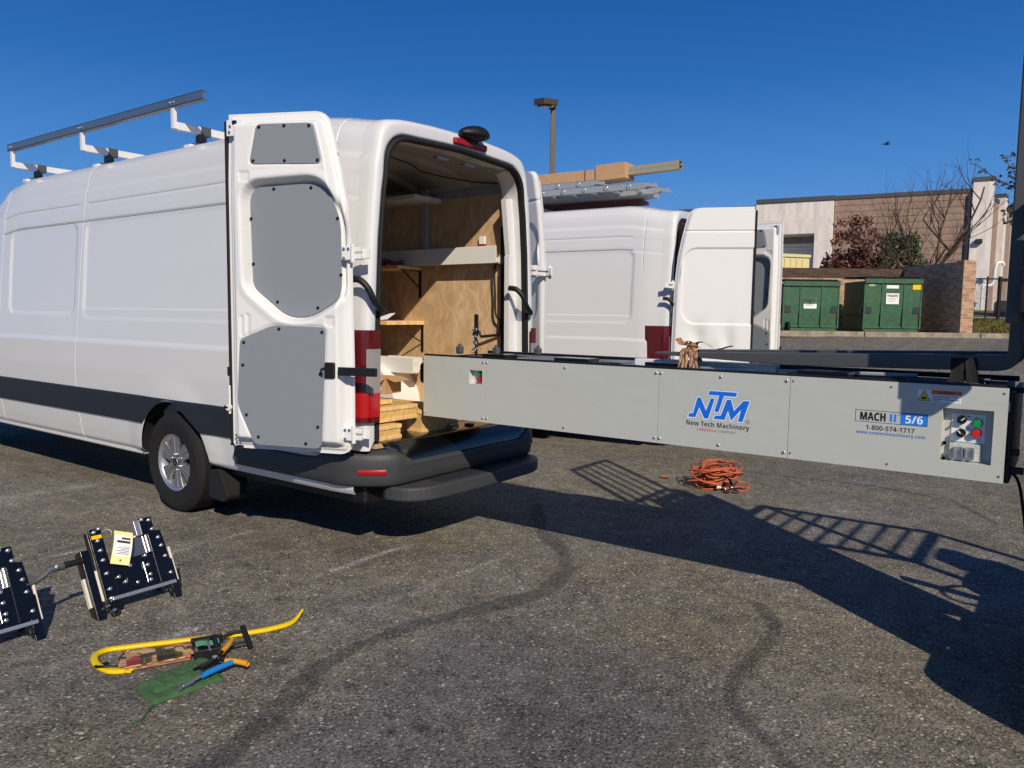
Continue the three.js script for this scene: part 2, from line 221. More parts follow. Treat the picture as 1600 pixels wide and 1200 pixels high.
// rub strip, lower trim, bumper, step
function sweep(path, sec) { // path: [x,z,nx,nz]; sec: [out,y]
  return grid(path.length, sec.length, (i, j) => { const [x, z, nx, nz] = path[i], [o, y] = sec[j]; return [x + nx * o, y, z + nz * o]; });
}
const stripPath = s => { const p = []; for (let x = -6.2; x <= -.28; x += .06) p.push(x); return p; };
vanGeo.strip = s => { const cut = [[-6.26, -2.735], [-1.672, -.24]]; return cut.map(([a, b]) => grid(40, 8, (i, j) => { const y = [.693, .693, .70, .71, .905, .913, .92, .92][j], o = [0, .014, .018, .02, .02, .018, .014, 0][j]; let x = lerp(a, b, i / 39); if (b < -2) { const e = WX - Math.sqrt(Math.max(0, .515 ** 2 - (y - WY) ** 2)); x = lerp(a, e, i / 39); } else { const e = WX + Math.sqrt(Math.max(0, .515 ** 2 - (y - WY) ** 2)); x = lerp(e, b, i / 39); } return [x, y, s * (halfW(y) * planW(x) + o - Math.min(0, relief(x, y)))]; })); };
{
  const path = []; const hw = .985; for (let x = -1.34; x < -.3; x += .1) path.push([x, hw, 0, 1]); for (let a = 0; a <= 90; a += 10) path.push([-.26 + (.27 + .075 * ss(20, 90, a)) * Math.sin(a * R), .72 + .265 * Math.cos(a * R), Math.sin(a * R), Math.cos(a * R)]); for (let z = .6; z > -.61; z -= .1) path.push([.085, z, 1, 0]); for (let a = 90; a <= 180; a += 10) path.push([-.26 + (.27 + .075 * ss(160, 90, a)) * Math.sin(a * R), -.72 + .265 * Math.cos(a * R), Math.sin(a * R), Math.cos(a * R)]); for (let x = -.3; x > -1.35; x -= .1) path.push([x, -hw, 0, -1]);
  const sec = [[-.14, .49], [-.05, .492], [-.01, .50], [.012, .52], [.02, .57], [.02, .615], [.026, .625], [.026, .675], [.018, .705], [.0, .725], [-.05, .735], [-.13, .738]];
  vanGeo.bumper = grid(path.length, sec.length, (i, j) => { const [x, z, nx, nz] = path[i]; let [o, y] = sec[j]; const sidey = ss(-.25, -.5, x); if (y > .6) y = lerp(y, .60 + (y - .60) * .5, sidey); if (j > 4) o = lerp(o, Math.min(o, .012), sidey); const mid = ss(.74, .62, Math.abs(z)) * ss(-.1, .05, x); if (j > 6) y = lerp(y, .645 + (y - .70) * .35, mid); return [x + nx * o, y, z + nz * o]; });
  vanGeo.corner = s => extr(shape([[-.34, .60], [-.02, .66], [-.02, .90], [-.34, .90]].map(p => p)), .02, .004).translate(0, 0, s > 0 ? .955 : -.975);
  const st = rounded([[-.05, .80], [.17, .74], [.255, .60], [.275, .2], [.275, -.2], [.255, -.62], [.17, -.78], [-.05, -.86]], .12, 4);
  vanGeo.step = extr(shape(st.map(([x, z]) => [x, -z])), .062, .016, 3).rotateX(-Math.PI / 2).translate(0, .415, 0);
}
function tailLight(s, parent) {
  const t = new THREE.Group(); t.name = 'taillight'; parent.add(t);
  const gx = (y0, y1, a0, a1, o) => grid(10, 14, (i, j) => { const y = lerp(y0, y1, j / 13), a = lerp(a0, a1, i / 9) * R, taper = y > 1.35 ? 1 - .25 * (y - 1.35) / .17 : 1; const k = 1 - .02 * (y - .93); const q = v => Math.sign(v) * Math.abs(v) ** .55; return [-.15 + (.163 + o) * q(Math.sin(a)), y, s * k * (.868 + (.108 + o) * q(Math.cos(a)))]; });
  // three lens fields around the corner
  mk('side_lens', gx(.93, 1.52, -40, 14, .014), M.lensDark, t); mk('red_lens', gx(.965, 1.12, 14, 92, .018), M.lensRed, t); mk('clear_lens', gx(1.12, 1.40, 58, 92, .018), M.lensClear, t); mk('inner_lens', gx(1.12, 1.40, 14, 58, .018), M.lensDark, t); mk('upper_lens', gx(1.40, 1.52, 14, 92, .017), M.lensDark, t); mk('lower_lens', gx(.93, .965, 14, 92, .017), M.lensDark, t); for (let k = 0; k < 7; k++) mk('lens_facet', gx(.975 + k * .02, .982 + k * .02, 24, 88, .0215), M.lensRed, t);
  return t;
}
// wheel: lathe tyre with grooves, six-spoke rim
function makeWheel(parent, x, z, s) {
  const w = new THREE.Group(); w.name = 'wheel'; w.position.set(x, WR, z); w.rotation.y = s > 0 ? 0 : Math.PI; parent.add(w);
  const T = WR, hw = .125, pr = [[.225, -.10], [.235, -.115], [.27, -.128], [.33, -.132], [.37, -.124], [.392, -.11], [T - .004, -.095]];
  for (let k = -3; k <= 3; k++) { const c = k * .027; pr.push([T, c - .0105], [T, c + .0105]); if (k < 3) pr.push([T - .009, c + .0115], [T - .009, c + .0155]); }
  pr.push([T - .004, .095], [.392, .11], [.37, .124], [.355, .1285], [.352, .131], [.33, .1325], [.31, .1325], [.308, .130], [.27, .128], [.235, .115], [.225, .10]);
  mk('tyre', toCreasedNormals(new THREE.LatheGeometry(pr.map(p => new THREE.Vector2(...p)), 72).rotateX(Math.PI / 2), .5), M.rubber, w);
  mk('rim', toCreasedNormals(new THREE.LatheGeometry([[.232, .118], [.226, .112], [.218, .108], [.205, .085], [.198, .03], [.198, -.09], [.226, -.11]].map(p => new THREE.Vector2(...p)), 64).rotateX(Math.PI / 2), .6), M.alu, w);
  mk('brake_disc', cyl(.15, .02, 32).rotateX(Math.PI / 2).translate(0, 0, .02), M.darkgrey, w);
  for (let k = 0; k < 6; k++) {
    const sh = rounded([[-.040, .04], [-.046, .12], [-.074, .212], [.074, .212], [.046, .12], [.040, .04]], .008, 2);
    const g = extr(shape(sh), .026, .006, 2).translate(0, 0, .066);
    const g2 = merge([g, rb(.012, .15, .012, 0, .13, .099, .005)]); mk('spoke', g2.rotateZ(k * Math.PI / 3 + .1), M.wheelAlu ??= new THREE.MeshStandardMaterial({ color: 0x9fa1a4, roughness: .33, metalness: .75 }), w);
    mk('lug_nut', cyl(.0115, .03, 6).rotateX(Math.PI / 2).translate(.062 * Math.cos(k * Math.PI / 3 + .6), .062 * Math.sin(k * Math.PI / 3 + .6), .10), M.bolt, w);
  }
  mk('hub', merge([cyl(.085, .05, 32, .08).rotateX(Math.PI / 2).translate(0, 0, .07), new THREE.TorusGeometry(.036, .006, 8, 28).translate(0, 0, .106)]), M.wheelAlu, w);
  const cap = mk('hub_cap', cyl(.033, .03, 28).rotateX(Math.PI / 2).translate(0, 0, .095), M.black, w);
  mk('emblem', [0, 1, 2].map(k => bar([0, 0, .112], [.026 * Math.sin(k * 2.0944), .026 * Math.cos(k * 2.0944), .112], .004, .003, V(0, 0, 1), 0)), M.steel, w);
  return w;
}
// rear door leaf. local: x = from hinge to free edge, y up, z: 0 = outer skin, + = inner side
const DW = .885, DB = .735, DT = 2.87;
function doorGeo() {
  const hinge = y => pw([[.7, 0], [1.3, .0], [1.98, .012], [2.3, .04], [2.5, .075], [2.72, .125], [2.87, .165]], y), rT = .085, rB = .11;
  const e0 = y => hinge(y) + (y > DT - rT ? rT - Math.sqrt(Math.max(0, rT * rT - (y - DT + rT) ** 2)) : 0) + (y < DB + rB ? rB - Math.sqrt(Math.max(0, rB * rB - (DB + rB - y) ** 2)) : 0);
  const e1 = y => DW - (y < DB + .05 ? .05 - Math.sqrt(Math.max(0, .0025 - (DB + .05 - y) ** 2)) : 0) - .015 * ss(2.2, 2.87, y);
  const top = (u, y) => y - (y > 2.6 ? .015 * (1 - u / DW) * (y - 2.6) / .27 : 0);
  const nu = 100, ys = []; for (let k = 0; k <= 240; k++) { const t = k / 240; ys.push(DB + (DT - DB) * (t < .05 ? t * t / .1 + t * .5 : t > .95 ? 1 - ((1 - t) ** 2 / .1 + (1 - t) * .5) : t)); } const nv = ys.length;
  const poly = pts => { const P = pts; return (x, y) => { let d = 1e9, ins = false; for (let i = 0, j = P.length - 1; i < P.length; j = i++) { const [ax, ay] = P[j], [bx_, by] = P[i]; const vx = bx_ - ax, vy = by - ay, t = clamp(((x - ax) * vx + (y - ay) * vy) / (vx * vx + vy * vy)); d = Math.min(d, Math.hypot(x - ax - vx * t, y - ay - vy * t)); if ((ay > y) !== (by > y) && x < (bx_ - ax) * (y - ay) / (by - ay) + ax) ins = !ins; } return ins ? -d : d; }; };
  const T3 = rounded([[.245, 2.775], [.63, 2.785], [.685, 2.545], [.185, 2.53]], .035, 4), Mid = rounded([[.72, 2.41], [.19, 2.43], [.085, 2.2], [.08, 1.72], [.30, 1.595], [.46, 1.60], [.705, 1.79]], [.11, .12, .1, .09, .12, .12, .05], 6), Low = rounded([[.775, 1.45], [.53, 1.545], [.165, 1.535], [.20, .772], [.68, .775], [.80, 1.03]], [.03, .05, .03, .05, .04, .05], 4);
  const d3 = poly(T3), dm = poly(Mid), dl = poly(Low);
  const slot = [[.69, 2.50, .76, 2.44], [.745, 1.60, .775, 1.47], [.70, 1.61, .73, 1.47], [.11, 1.60, .17, 1.54]].map(([a, b, c, d]) => poly([[a, b], [c, b], [c, d], [a, d]]));
  const inner = (u, y) => { const ed = Math.min(u - e0(y), e1(y) - u, y - DB, DT - y); let t = .028 + .012 * ss(.022, .034, ed) + .055 * ss(.05, .085, ed); const rim = Math.min(d3(u, y), dm(u, y), dl(u, y));
    t -= .008 * ss(.012, .0, d3(u, y)); t -= .067 * ss(.04, -.002, dm(u, y)); t -= .008 * ss(.014, 0, dl(u, y)); t += .006 * ss(.10, .05, dm(u, y)) * ss(.03, .05, dm(u, y)); for (const s of slot) t -= .006 * ss(.004, -.004, s(u, y)); return t; };
  const outer = (u, y) => { const b = rrect(u, y, .10, 1.3, 1.55, 2.41, .16); let d = .014 * ss(.012, -.014, b); d += .012 * Math.exp(-(((y - 2.60) / .008) ** 2)); d += .01 * ss(.6, 0, y - 2.27) * 0; const ed = u - e0(y); return d + .03 * ss(.06, 0, ed) ** 2 + .008 * Math.exp(-(((y - 1.38) / .01) ** 2)) * 0; };
  const curve = y => -.05 * ss(2.2, 2.9, y) * 0;
  const uAt = (i, y) => { const t = i / (nu - 1), k = t < .1 ? t * t / .2 + t * .5 : t > .9 ? 1 - ((1 - t) ** 2 / .2 + (1 - t) * .5) : t; return lerp(e0(y), e1(y), k); };
  const gi = grid(nu, nv, (i, j) => { const y = ys[j], u = uAt(i, y); return [u, top(u, y), inner(u, y)]; });
  const go = grid(nu, nv, (i, j) => { const y = ys[j], u = uAt(nu - 1 - i, y); return [u, top(u, y), outer(u, y)]; });
  const B = []; for (let j = 0; j < nv; j++) B.push([0, j]); for (let i = 1; i < nu; i++) B.push([i, nv - 1]); for (let j = nv - 2; j >= 0; j--) B.push([nu - 1, j]); for (let i = nu - 2; i >= 0; i--) B.push([i, 0]);
  const rim = grid(B.length, 2, (k, s) => { const [i, j] = B[k], y = ys[j], u = uAt(i, y); return [u, top(u, y), s ? inner(u, y) : outer(u, y)]; });
  return { shell: [gi, go, rim], liners: [[T3, .0885], [Mid, .036], [Low, .0885]], outline: { e0, e1, top } };
}
const DG = doorGeo(); const doorShell = merge(DG.shell);
const CLIPS = [[[.61, 2.765], [.435, 2.765], [.265, 2.757], [.655, 2.562], [.435, 2.555], [.21, 2.55]], [[.545, 2.395], [.285, 2.395], [.71, 2.215], [.105, 2.205], [.70, 1.93], [.085, 1.86], [.53, 1.69], [.245, 1.655]], [[.745, 1.43], [.49, 1.52], [.19, 1.505], [.755, 1.285], [.205, 1.245], [.735, .965], [.225, .91], [.65, .825], [.31, .80]]];
function makeDoor(parent, side, hx, hz, deg, seal, dents) { // side +1 left, -1 right. deg = opening angle
  const d = new THREE.Group(); d.name = 'rear_door'; d.position.set(hx, 0, hz); parent.add(d);
  const a = deg * R, ax = V(Math.sin(a), 0, -side * Math.cos(a)); d.rotation.y = Math.atan2(-ax.z, ax.x);
  const q = new THREE.Group(); // mirrored copy for the right leaf is done on the geometry
  const fl = g => side < 0 ? g : flip(g);
  { const g = doorShell.clone(); if (dents) { const p = g.attributes.position; for (let i = 0; i < p.count; i++) if (p.getZ(i) < .032) { const u = p.getX(i), y = p.getY(i); let q = 0; for (const [a, b, ra, rb_, de] of dents) { const k = ((u - a) / ra) ** 2 + ((y - b) / rb_) ** 2; q += de * Math.exp(-k); } p.setZ(i, p.getZ(i) + q); } g.computeVertexNormals(); const m = mergeVertices(g); m.computeVertexNormals(); mk('door_shell', fl(g), M.whiteIn, d); } else mk('door_shell', fl(g), M.whiteIn, d); }
  DG.liners.forEach(([p, z], k) => { const l = mk('liner_panel', fl(extr(shape(p), .005, .0012)).translate(0, 0, side < 0 ? z : -z), M.liner, d); for (const [x, y] of CLIPS[k]) mk('clip', fl(merge([cyl(.0115, .007, 14, .008).rotateX(Math.PI / 2).translate(x, y, .009)])).translate(0, 0, side < 0 ? z : -z), M.black, l); });
  const hb = (n, g, m) => mk(n, fl(merge([].concat(g))), m, d);
  for (const y of [.87, 1.99]) { const h = hb('hinge', [rb(.075, .085, .03, .035, y, .05, .008), rb(.055, .03, .05, -.03, y + .022, .035, .006), rb(.055, .03, .05, -.03, y - .022, .035, .006), cyl(.014, .11, 14).translate(-.005, y, .06), rb(.05, .06, .014, -.075, y, .02, .004)], M.whiteIn); for (const [bx0, by0] of [[.05, .028], [.05, -.028], [.02, .028]]) mk('hinge_bolt', fl(cyl(.009, .012, 6).rotateX(Math.PI / 2).translate(bx0, y + by0, .068)), M.steel, h); }
  if (seal) hb('door_seal', [rb(.022, 2.06, .05, DW + .006, 1.80, .012, .008)], M.seal);
  hb('latch', [rb(.05, .035, .03, .83, .735, .03, .006), rb(.10, .022, .025, .86, .755, .012, .005)], M.black);
  hb('lock_plate', [rb(.016, .19, .03, .897, 1.05, .03, .006), cyl(.02, .02, 14).rotateX(Math.PI / 2).translate(.9, 1.0, .045)], M.whiteIn); hb('lock_pin', [rb(.014, .06, .02, .912, 1.235, .02, .004), cyl(.013, .03, 12).rotateZ(Math.PI / 2).translate(.915, 1.0, .045)], M.black);
  const top = hb('top_catch_plate', [rb(.12, .10, .012, .80, 2.775, .066, .008)], M.whiteIn); for (const [x, y] of [[.83, 2.785], [.775, 2.785], [.775, 2.755], [.835, 2.75]]) mk('rivet', fl(cyl(.0085, .008, 12).rotateX(Math.PI / 2).translate(x, y, .075)), M.steel, top); mk('slot', fl(rb(.034, .026, .006, .80, 2.808, .072, .002)), M.black, top);
  for (const [x, y] of [[.80, .80], [.83, .80], [.83, .825]]) hb('rivet', cyl(.007, .01, 12).rotateX(Math.PI / 2).translate(x, y, .072), M.steel);
  return d;
}
function flip(g) { const n = g.index ? g.toNonIndexed() : g.clone(); const p = n.attributes.position, nn = n.attributes.normal, u = n.attributes.uv; for (let i = 0; i < p.count; i++) { p.setZ(i, -p.getZ(i)); nn.setZ(i, -nn.getZ(i)); } for (let i = 0; i < p.count; i += 3) for (const a of [p, nn, u]) { if (!a) continue; const s = a.itemSize; for (let c = 0; c < s; c++) { const t = a.array[(i + 1) * s + c]; a.array[(i + 1) * s + c] = a.array[(i + 2) * s + c]; a.array[(i + 2) * s + c] = t; } } return n; }
function makeVan(label, pos, ry, o) {
  const v = thing('cargo_van', label, 'van', pos, ry, 'white cargo vans with open rear doors');
  const P = (n, g, m, par = v) => mk(n, g, m, par);
  P('body', vanGeo.body, M.white); P('rear_frame', vanGeo.rear, M.white); P('door_opening_seal', vanGeo.seal, M.seal); P('door_jamb', vanGeo.jamb, M.whiteIn);
  for (const s of [1, -1]) { const st = vanGeo.strip(s); for (const g of st) P('rub_strip', g, M.trim); tailLight(s, v); }
  P('rear_bumper', vanGeo.bumper, M.bumperGrey); const stp = P('bumper_step', vanGeo.step, M.bumperGrey);
  P('step_tread', Array.from({ length: 5 }, (_, k) => b2(.06 + k * .032, .078 + k * .032, .4915, .497, -.5, .46, .003)), M.trim, stp);
  for (const s of [1, -1]) P('reflector', grid(12, 4, (i, j) => { const a = lerp(38, 68, (s > 0 ? i : 11 - i) / 11) * R, o = [.018, .029, .029, .018][j], y = [.580, .586, .614, .620][j]; return [-.26 + (.27 + .075 * ss(20, 90, a / R) + o) * Math.sin(a), y, s * (.72 + (.265 + o) * Math.cos(a))]; }), M.reflector);
  const sill = P('load_sill', [grid(30, 7, (i, j) => { const z = lerp(-.79, .79, i / 29), e = ss(.79, .70, Math.abs(z)); const [x, y] = [[-.34, .70], [-.34, .786], [-.30, .789], [-.03, .786], [.03, .772], [lerp(-.0, .085, e), lerp(.745, .705, e)], [lerp(-.0, .09, e), .62]][j]; return [x, y, z]; })], M.gloss); P('sill_plate', b2(-.33, -.25, .787, .793, -.78, .78, .002), M.steel, sill);
  P('door_catch', [rb(.06, .022, .05, -.06, .793, .03, .006), cyl(.008, .05, 10).rotateX(Math.PI / 2).translate(-.06, .812, .03)], M.chromeish, sill); P('door_catch', [rb(.06, .022, .05, -.06, .793, -.17, .006)], M.black, sill);
  // underbody, arches
  P('underbody', b2(-7.4, -.1, .36, .50, -.86, .86, .03), M.black);
  for (const cx of [WX, FX]) for (const s of [1, -1]) { const g = new THREE.CylinderGeometry(ARCH + .004, ARCH + .004, .34, 40, 1, true, -Math.PI * .475, Math.PI * .95).rotateX(-Math.PI / 2).rotateZ(0).translate(cx, WY, s * .80); P('wheel_arch_liner', g, M.rubber); P('arch_back', cyl(ARCH, .01, 40).rotateX(Math.PI / 2).translate(cx, WY, s * .63), M.rubber); }
  for (const s of [.9075, -.9075]) P('side_sill', b2(-6.26, -2.73, .40, .455, s - .0275, s + .0275, .015), M.white);
  for (const s of [1, -1]) { makeWheel(v, WX, s * .855, s); makeWheel(v, FX, s * .855, s); P('mud_flap', extr(shape(rounded([[-.02, .0], [.11, .02], [.23, -.18], [.17, -.23], [-.03, -.22]], .03, 3)), .16, .006).translate(WX + .47, .40, s > 0 ? .78 : -.94), M.rubber); }
  // cab: glass and mirrors
  P('windscreen', grid(16, 8, (i, j) => { const x = lerp(-7.0, -5.75, j / 7), z = lerp(-.78, .78, i / 15) * lerp(1, .86, j / 7); const y = 1.05 + (3.0 - .02 - .30 * (z / .8) ** 4 * .4 - 1.05) * roofScale(x) + .012; return [x - .02, y, -z]; }), M.glass);
  for (const s of [1, -1]) { P('cab_window', grid(10, 8, (i, j) => { const y = lerp(1.55, 2.15, j / 7), x = lerp(-6.75 + .55 * (j / 7), -5.62, i / 9); return [s > 0 ? x : lerp(-5.62, -6.75 + .55 * (j / 7), i / 9), y, s * (halfW(y) * planW(x) + .006)]; }), M.glass); const mi = P('door_mirror', [rb(.10, .36, .20, -6.75, 1.72, s * 1.16, .04, 3), rb(.06, .05, .14, -6.72, 1.58, s * 1.03, .015)], M.black); }
  // high brake light and rear camera
  P('high_brake_light', at(rb(.06, .045, .36, 0, 0, 0, .012, 2), .0, 2.842, -.07), M.reflector); P('rear_camera', (() => { const g = new THREE.SphereGeometry(1, 28, 18); const p = g.attributes.position; for (let i = 0; i < p.count; i++) { let x = p.getX(i), y = p.getY(i), z = p.getZ(i); const t = (1 - z) / 2; y = y < 0 ? y * .45 : y * lerp(.55, 1, t); p.setXYZ(i, x * lerp(.07, .10, t) + .02 * t, y * .085, z * .135); } g.computeVertexNormals(); return [g.translate(.03, 2.905, -.07), rb(.08, .05, .10, .0, 2.87, -.09, .015)]; })(), M.black);
  // grab handles in the door opening
  for (const s of [1, -1]) P('grab_handle', tube([[-.06, 1.84, s * 1.0], [.0, 1.83, s * .985], [.045, 1.78, s * .96], [.06, 1.70, s * .92], [.055, 1.655, s * .86], [.02, 1.645, s * .80], [-.03, 1.66, s * .765]].map(([x, y, z]) => s > 0 ? [x, y, z] : [x, y, z * .5 + (Math.abs(z) > .95 ? -.33 : -.33 - .0) - .0 + (z + .88) * -1.45]), .021, 36, 10), M.black);
  // cargo bay
  const IL = -3.5;
  P('cargo_floor', uvBox(b2(IL, -.02, .745, .775, -.84, .84)), M.plyB);
  P('bulkhead', b2(IL - .03, IL, .77, 2.70, -.82, .82), M.ceil);
  P('left_inner_wall', [b2(IL, -.2, .77, 2.0, .83, .86), at(b2(0, -IL - .2, 0, .76, 0, .02), IL, 1.98, .80, -.1)], M.ceil);
  const ceil = P('ceiling', grid(30, 12, (i, j) => { const x = lerp(IL, -.04, i / 29), z = lerp(-.80, .80, j / 11); return [x, 2.845 - .12 * Math.abs(z / .80) ** 3 - (x > -.5 ? .05 * (x + .5) / .46 : 0), -z]; }), M.ceil);
  for (let k = 0; k < 5; k++) P('roof_rib', grid(14, 6, (i, j) => { const z = lerp(.79, -.79, i / 13), x = -.62 - k * .62 + [-.06, -.045, -.03, .03, .045, .06][j], d = [0, .028, .036, .036, .028, 0][j]; return [x, 2.843 - .12 * Math.abs(z / .80) ** 3 - d, z]; }), M.ceil, ceil);
  if (!o.bare) {
    P('ceiling_wire', tube([[-.5, 2.80, .5], [-.55, 2.775, .15], [-.6, 2.77, -.1], [-.7, 2.76, -.35], [-.62, 2.74, -.55], [-.5, 2.72, -.72], [-.3, 2.70, -.80]], .006, 50, 6), M.black, ceil);
    for (const z of [.1, -.2]) P('header_lamp', rb(.05, .02, .12, -.12, 2.73, z, .006), M.chromeish, ceil);
  }
  const rw = new THREE.Group(); rw.name = 'right_wall_lining'; v.add(rw);
  const pan = (x0, x1, y0, y1, m) => P('plywood_panel', uvBox(b2(x0, x1, y0, y1, y0 > 2 ? -.83 : -.862, y0 > 2 ? -.818 : -.85, .0015)), m, rw);
  pan(-.815, -.205, .78, 2.065, M.ply); pan(-1.60, -.82, .78, 2.065, M.plyB); pan(-2.5, -1.605, .78, 2.065, M.ply); pan(-3.49, -2.505, .78, 2.065, M.plyB); pan(-1.10, -.205, 2.07, 2.62, M.plyB); pan(-2.3, -1.105, 2.07, 2.66, M.ply); pan(-3.49, -2.305, 2.07, 2.66, M.plyB);
  P('right_inner_wall', [b2(IL, -.2, .77, 2.06, -.885, -.865), b2(IL, -.2, 2.06, 2.68, -.838, -.832)], M.ceil); 
  P('wall_post', [b2(-1.13, -1.05, 2.07, 2.72, -.818, -.77, .01)], M.ceil);
  P('door_pillar_trim', [bar([-.13, .80, -.80], [-.13, 2.1, -.785], .05, .14, V(0, 0, 1)), bar([-.13, 2.1, -.785], [-.13, 2.55, -.72], .05, .12, V(0, 0, 1))], M.whiteIn);
  P('door_pillar_cover', [bar([-.2, .80, -.835], [-.2, 2.35, -.80], .10, .03, V(0, 0, 1))], M.black);
  P('wheel_housing', new THREE.CylinderGeometry(.42, .42, .34, 28, 1, false, 0, Math.PI).rotateZ(Math.PI / 2).rotateY(Math.PI / 2).translate(-1.62, .775, -.69), M.whiteIn);
  for (const [xx, yy, d, th] of [[-1.2, 2.03, .31, .03], [-1.17, 1.545, .47, .035]]) {
    P('shelf', uvBox(b2(-3.0, xx + .02, yy - th / 2, yy + th / 2, -.848, -.848 + d, .002), 1), M.woodEdge);
    for (const bxx of [xx, xx - 1.0]) P('shelf_bracket', [b2(bxx - .012, bxx + .012, yy - .26, yy - th / 2, -.848, -.84), b2(bxx - .012, bxx + .012, yy - th / 2 - .008, yy - th / 2, -.848, -.848 + d * .85), bar([bxx, yy - .18, -.845], [bxx, yy - th / 2 - .01, -.848 + d * .7], .02, .008)], M.black);
  }
  P('upper_shelf', b2(-3.0, -.92, 2.585, 2.625, -.816, -.48, .004), M.whiteIn);
  P('latch_rod', [tube([[-.16, 2.06, -.80], [-.28, 2.06, -.80], [-.315, 2.03, -.80], [-.31, 1.8, -.80], [-.30, 1.63, -.80], [-.27, 1.59, -.80], [-.15, 1.585, -.80]], .009, 50, 8)], M.black);
  P('tie_down_bracket', [rb(.05, .10, .03, -.24, 1.53, -.81, .006), rod([-.28, 1.46, -.83], [-.44, 1.44, -.78], .012), rod([-.44, 1.44, -.78], [-.46, 1.49, -.78], .01)], M.black);
  const LH = o.doors; makeDoor(v, 1, o.hx ?? -.015, 1.0, LH[0], true, o.dents); makeDoor(v, -1, -.03, -1.10, LH[1], !!o.rightSeal); for (const y of [.87, 1.99]) P('hinge_arm', [rb(.05, .035, .19, -.035, y + .022, -1.03, .008), rb(.05, .035, .19, -.035, y - .022, -1.03, .008), rb(.09, .10, .02, -.06, y, -.985, .006)], M.whiteIn);
  return v;
}
const van = makeVan('white cargo van with its grey-lined door swung back and a silver roof rail', [-3.605, 0, -4.31], 0, { doors: [249, 246] });
// stay arm dangling from the open left door
{ const d = van.children.find(c => c.name === 'rear_door'); const s = mk('check_strap', [rb(.26, .052, .016, -.06, 1.268, -.115, .003), rb(.07, .10, .05, .135, 1.27, -.085, .008)], M.black, d); mk('strap_spring', tube([[.15, 1.29, -.10], [.19, 1.275, -.115], [.175, 1.25, -.12], [.20, 1.24, -.10]], .005, 20, 6), M.black, s); }
// roof rack (bolted to the van)
function makeRack(v, rail) {
  const r = new THREE.Group(); r.name = 'roof_rack'; v.add(r); const zl = .86, xsP = [-5.25, -3.765, -2.255];
  if (rail) { const sh = shape([[-.0275, 0], [.0275, 0], [.0275, .035], [.022, .035], [.022, .006], [-.022, .006], [-.022, .035], [-.0275, .035]]); mk('side_rail', [b2(-5.32, -1.82, 3.225, 3.29, zl + .02, zl + .024), b2(-5.32, -1.82, 3.286, 3.29, zl - .03, zl + .024), b2(-5.32, -1.82, 3.225, 3.229, zl - .03, zl + .024)], M.railSteel ??= new THREE.MeshStandardMaterial({ color: 0x8d959d, roughness: .42, metalness: .8 }), r); }
  for (const x of xsP) {
    const hi = rail ? 3.0 + .085 : 3.085; 
    if (rail) { mk('rail_post', [b2(x - .022, x + .022, 3.06, 3.235, zl - .012, zl + .018, .004)], M.whiteIn, r); for (const dx of [-.02, .03]) mk('rail_bolt', cyl(.008, .01, 8).rotateX(Math.PI / 2).translate(x + dx, 3.258, zl + .027), M.bolt, r); }
    mk('cross_bar', [b2(x - .025, x + .025, 3.055, 3.115, -.86, zl - .01, .004)], M.whiteIn, r);
    for (const s of [1, -1]) { mk('bar_clamp', b2(x - .03, x + .03, 3.045, 3.122, s * .60 - .045, s * .60 + .045, .006), M.darkgrey, r); mk('rack_foot', [b2(x - .03, x + .03, 2.965, 3.05, s * .63 - .035, s * .63 + .035, .008), b2(x - .05, x + .05, 2.945, 2.975, s * .66 - .06, s * .66 + .06, .008)], M.darkgrey, r); mk('foot_plate', b2(x - .045, x + .045, 2.93, 2.96, s * .69 - .06, s * .69 + .07, .006), M.whiteIn, r); }
  }
  return r;
}
makeRack(van, true);
// goods carried in and on the near van
const carton = (name, x0, x1, y0, y1, z0, z1, label, grp) => tag(mk(name, uvBox(b2(x0, x1, y0, y1, z0, z1, .004), 2), M.cardboard), label, 'box', grp);
M.crate = new THREE.MeshStandardMaterial({ map: PLY(228), roughness: .75, color: 0xe9dca8 });
function crate(name, x0, x1, y0, y1, z0, z1, label, n) { const t = thing(name, label, 'crate', [(x0 + x1) / 2, y0, (z0 + z1) / 2], 0, 'long wooden crates on the van floor'); const w = x1 - x0, d = z1 - z0, h = y1 - y0; mk('crate_box', uvBox(rb(w - .012, h - .008, d - .012, 0, h / 2, 0, .003), 2), M.crate, t); for (const s of [-1, 1]) for (const e of [.012, h - .026]) mk('batten', uvBox(rb(w, .026, .008, 0, e + .007, s * (d / 2 - .004), .002), 2), M.woodEdge, t); for (const e of [.012, h - .026]) mk('batten', uvBox(rb(.008, .026, d - .02, w / 2 - .003, e + .007, 0, .002), 2), M.woodEdge, t); for (let k = 0; k < n; k++) mk('batten', uvBox(rb(.03, h - .06, .008, -w / 2 + (k + .5) * w / n, h / 2, d / 2 - .004, .002), 2), M.woodEdge, t); return t; }
crate('wooden_crate', -4.65, -3.66, .776, .886, -3.75, -3.53, 'small pale wooden crate on the van floor beside the door sill', 4);
crate('wooden_crate', -4.75, -3.70, .776, .95, -4.40, -3.99, 'wide wooden crate on the van floor under the machine end', 4);
crate('wooden_crate', -4.80, -3.72, .888, 1.0, -3.97, -3.50, 'long wooden crate stacked on top of the small one', 5);
tag(mk('lumber_board', uvBox(rb(.9, .03, .16, -4.25, 1.018, -3.72, .003), 1.5), M.woodEdge), 'loose pale board lying on the stacked crate', 'board');
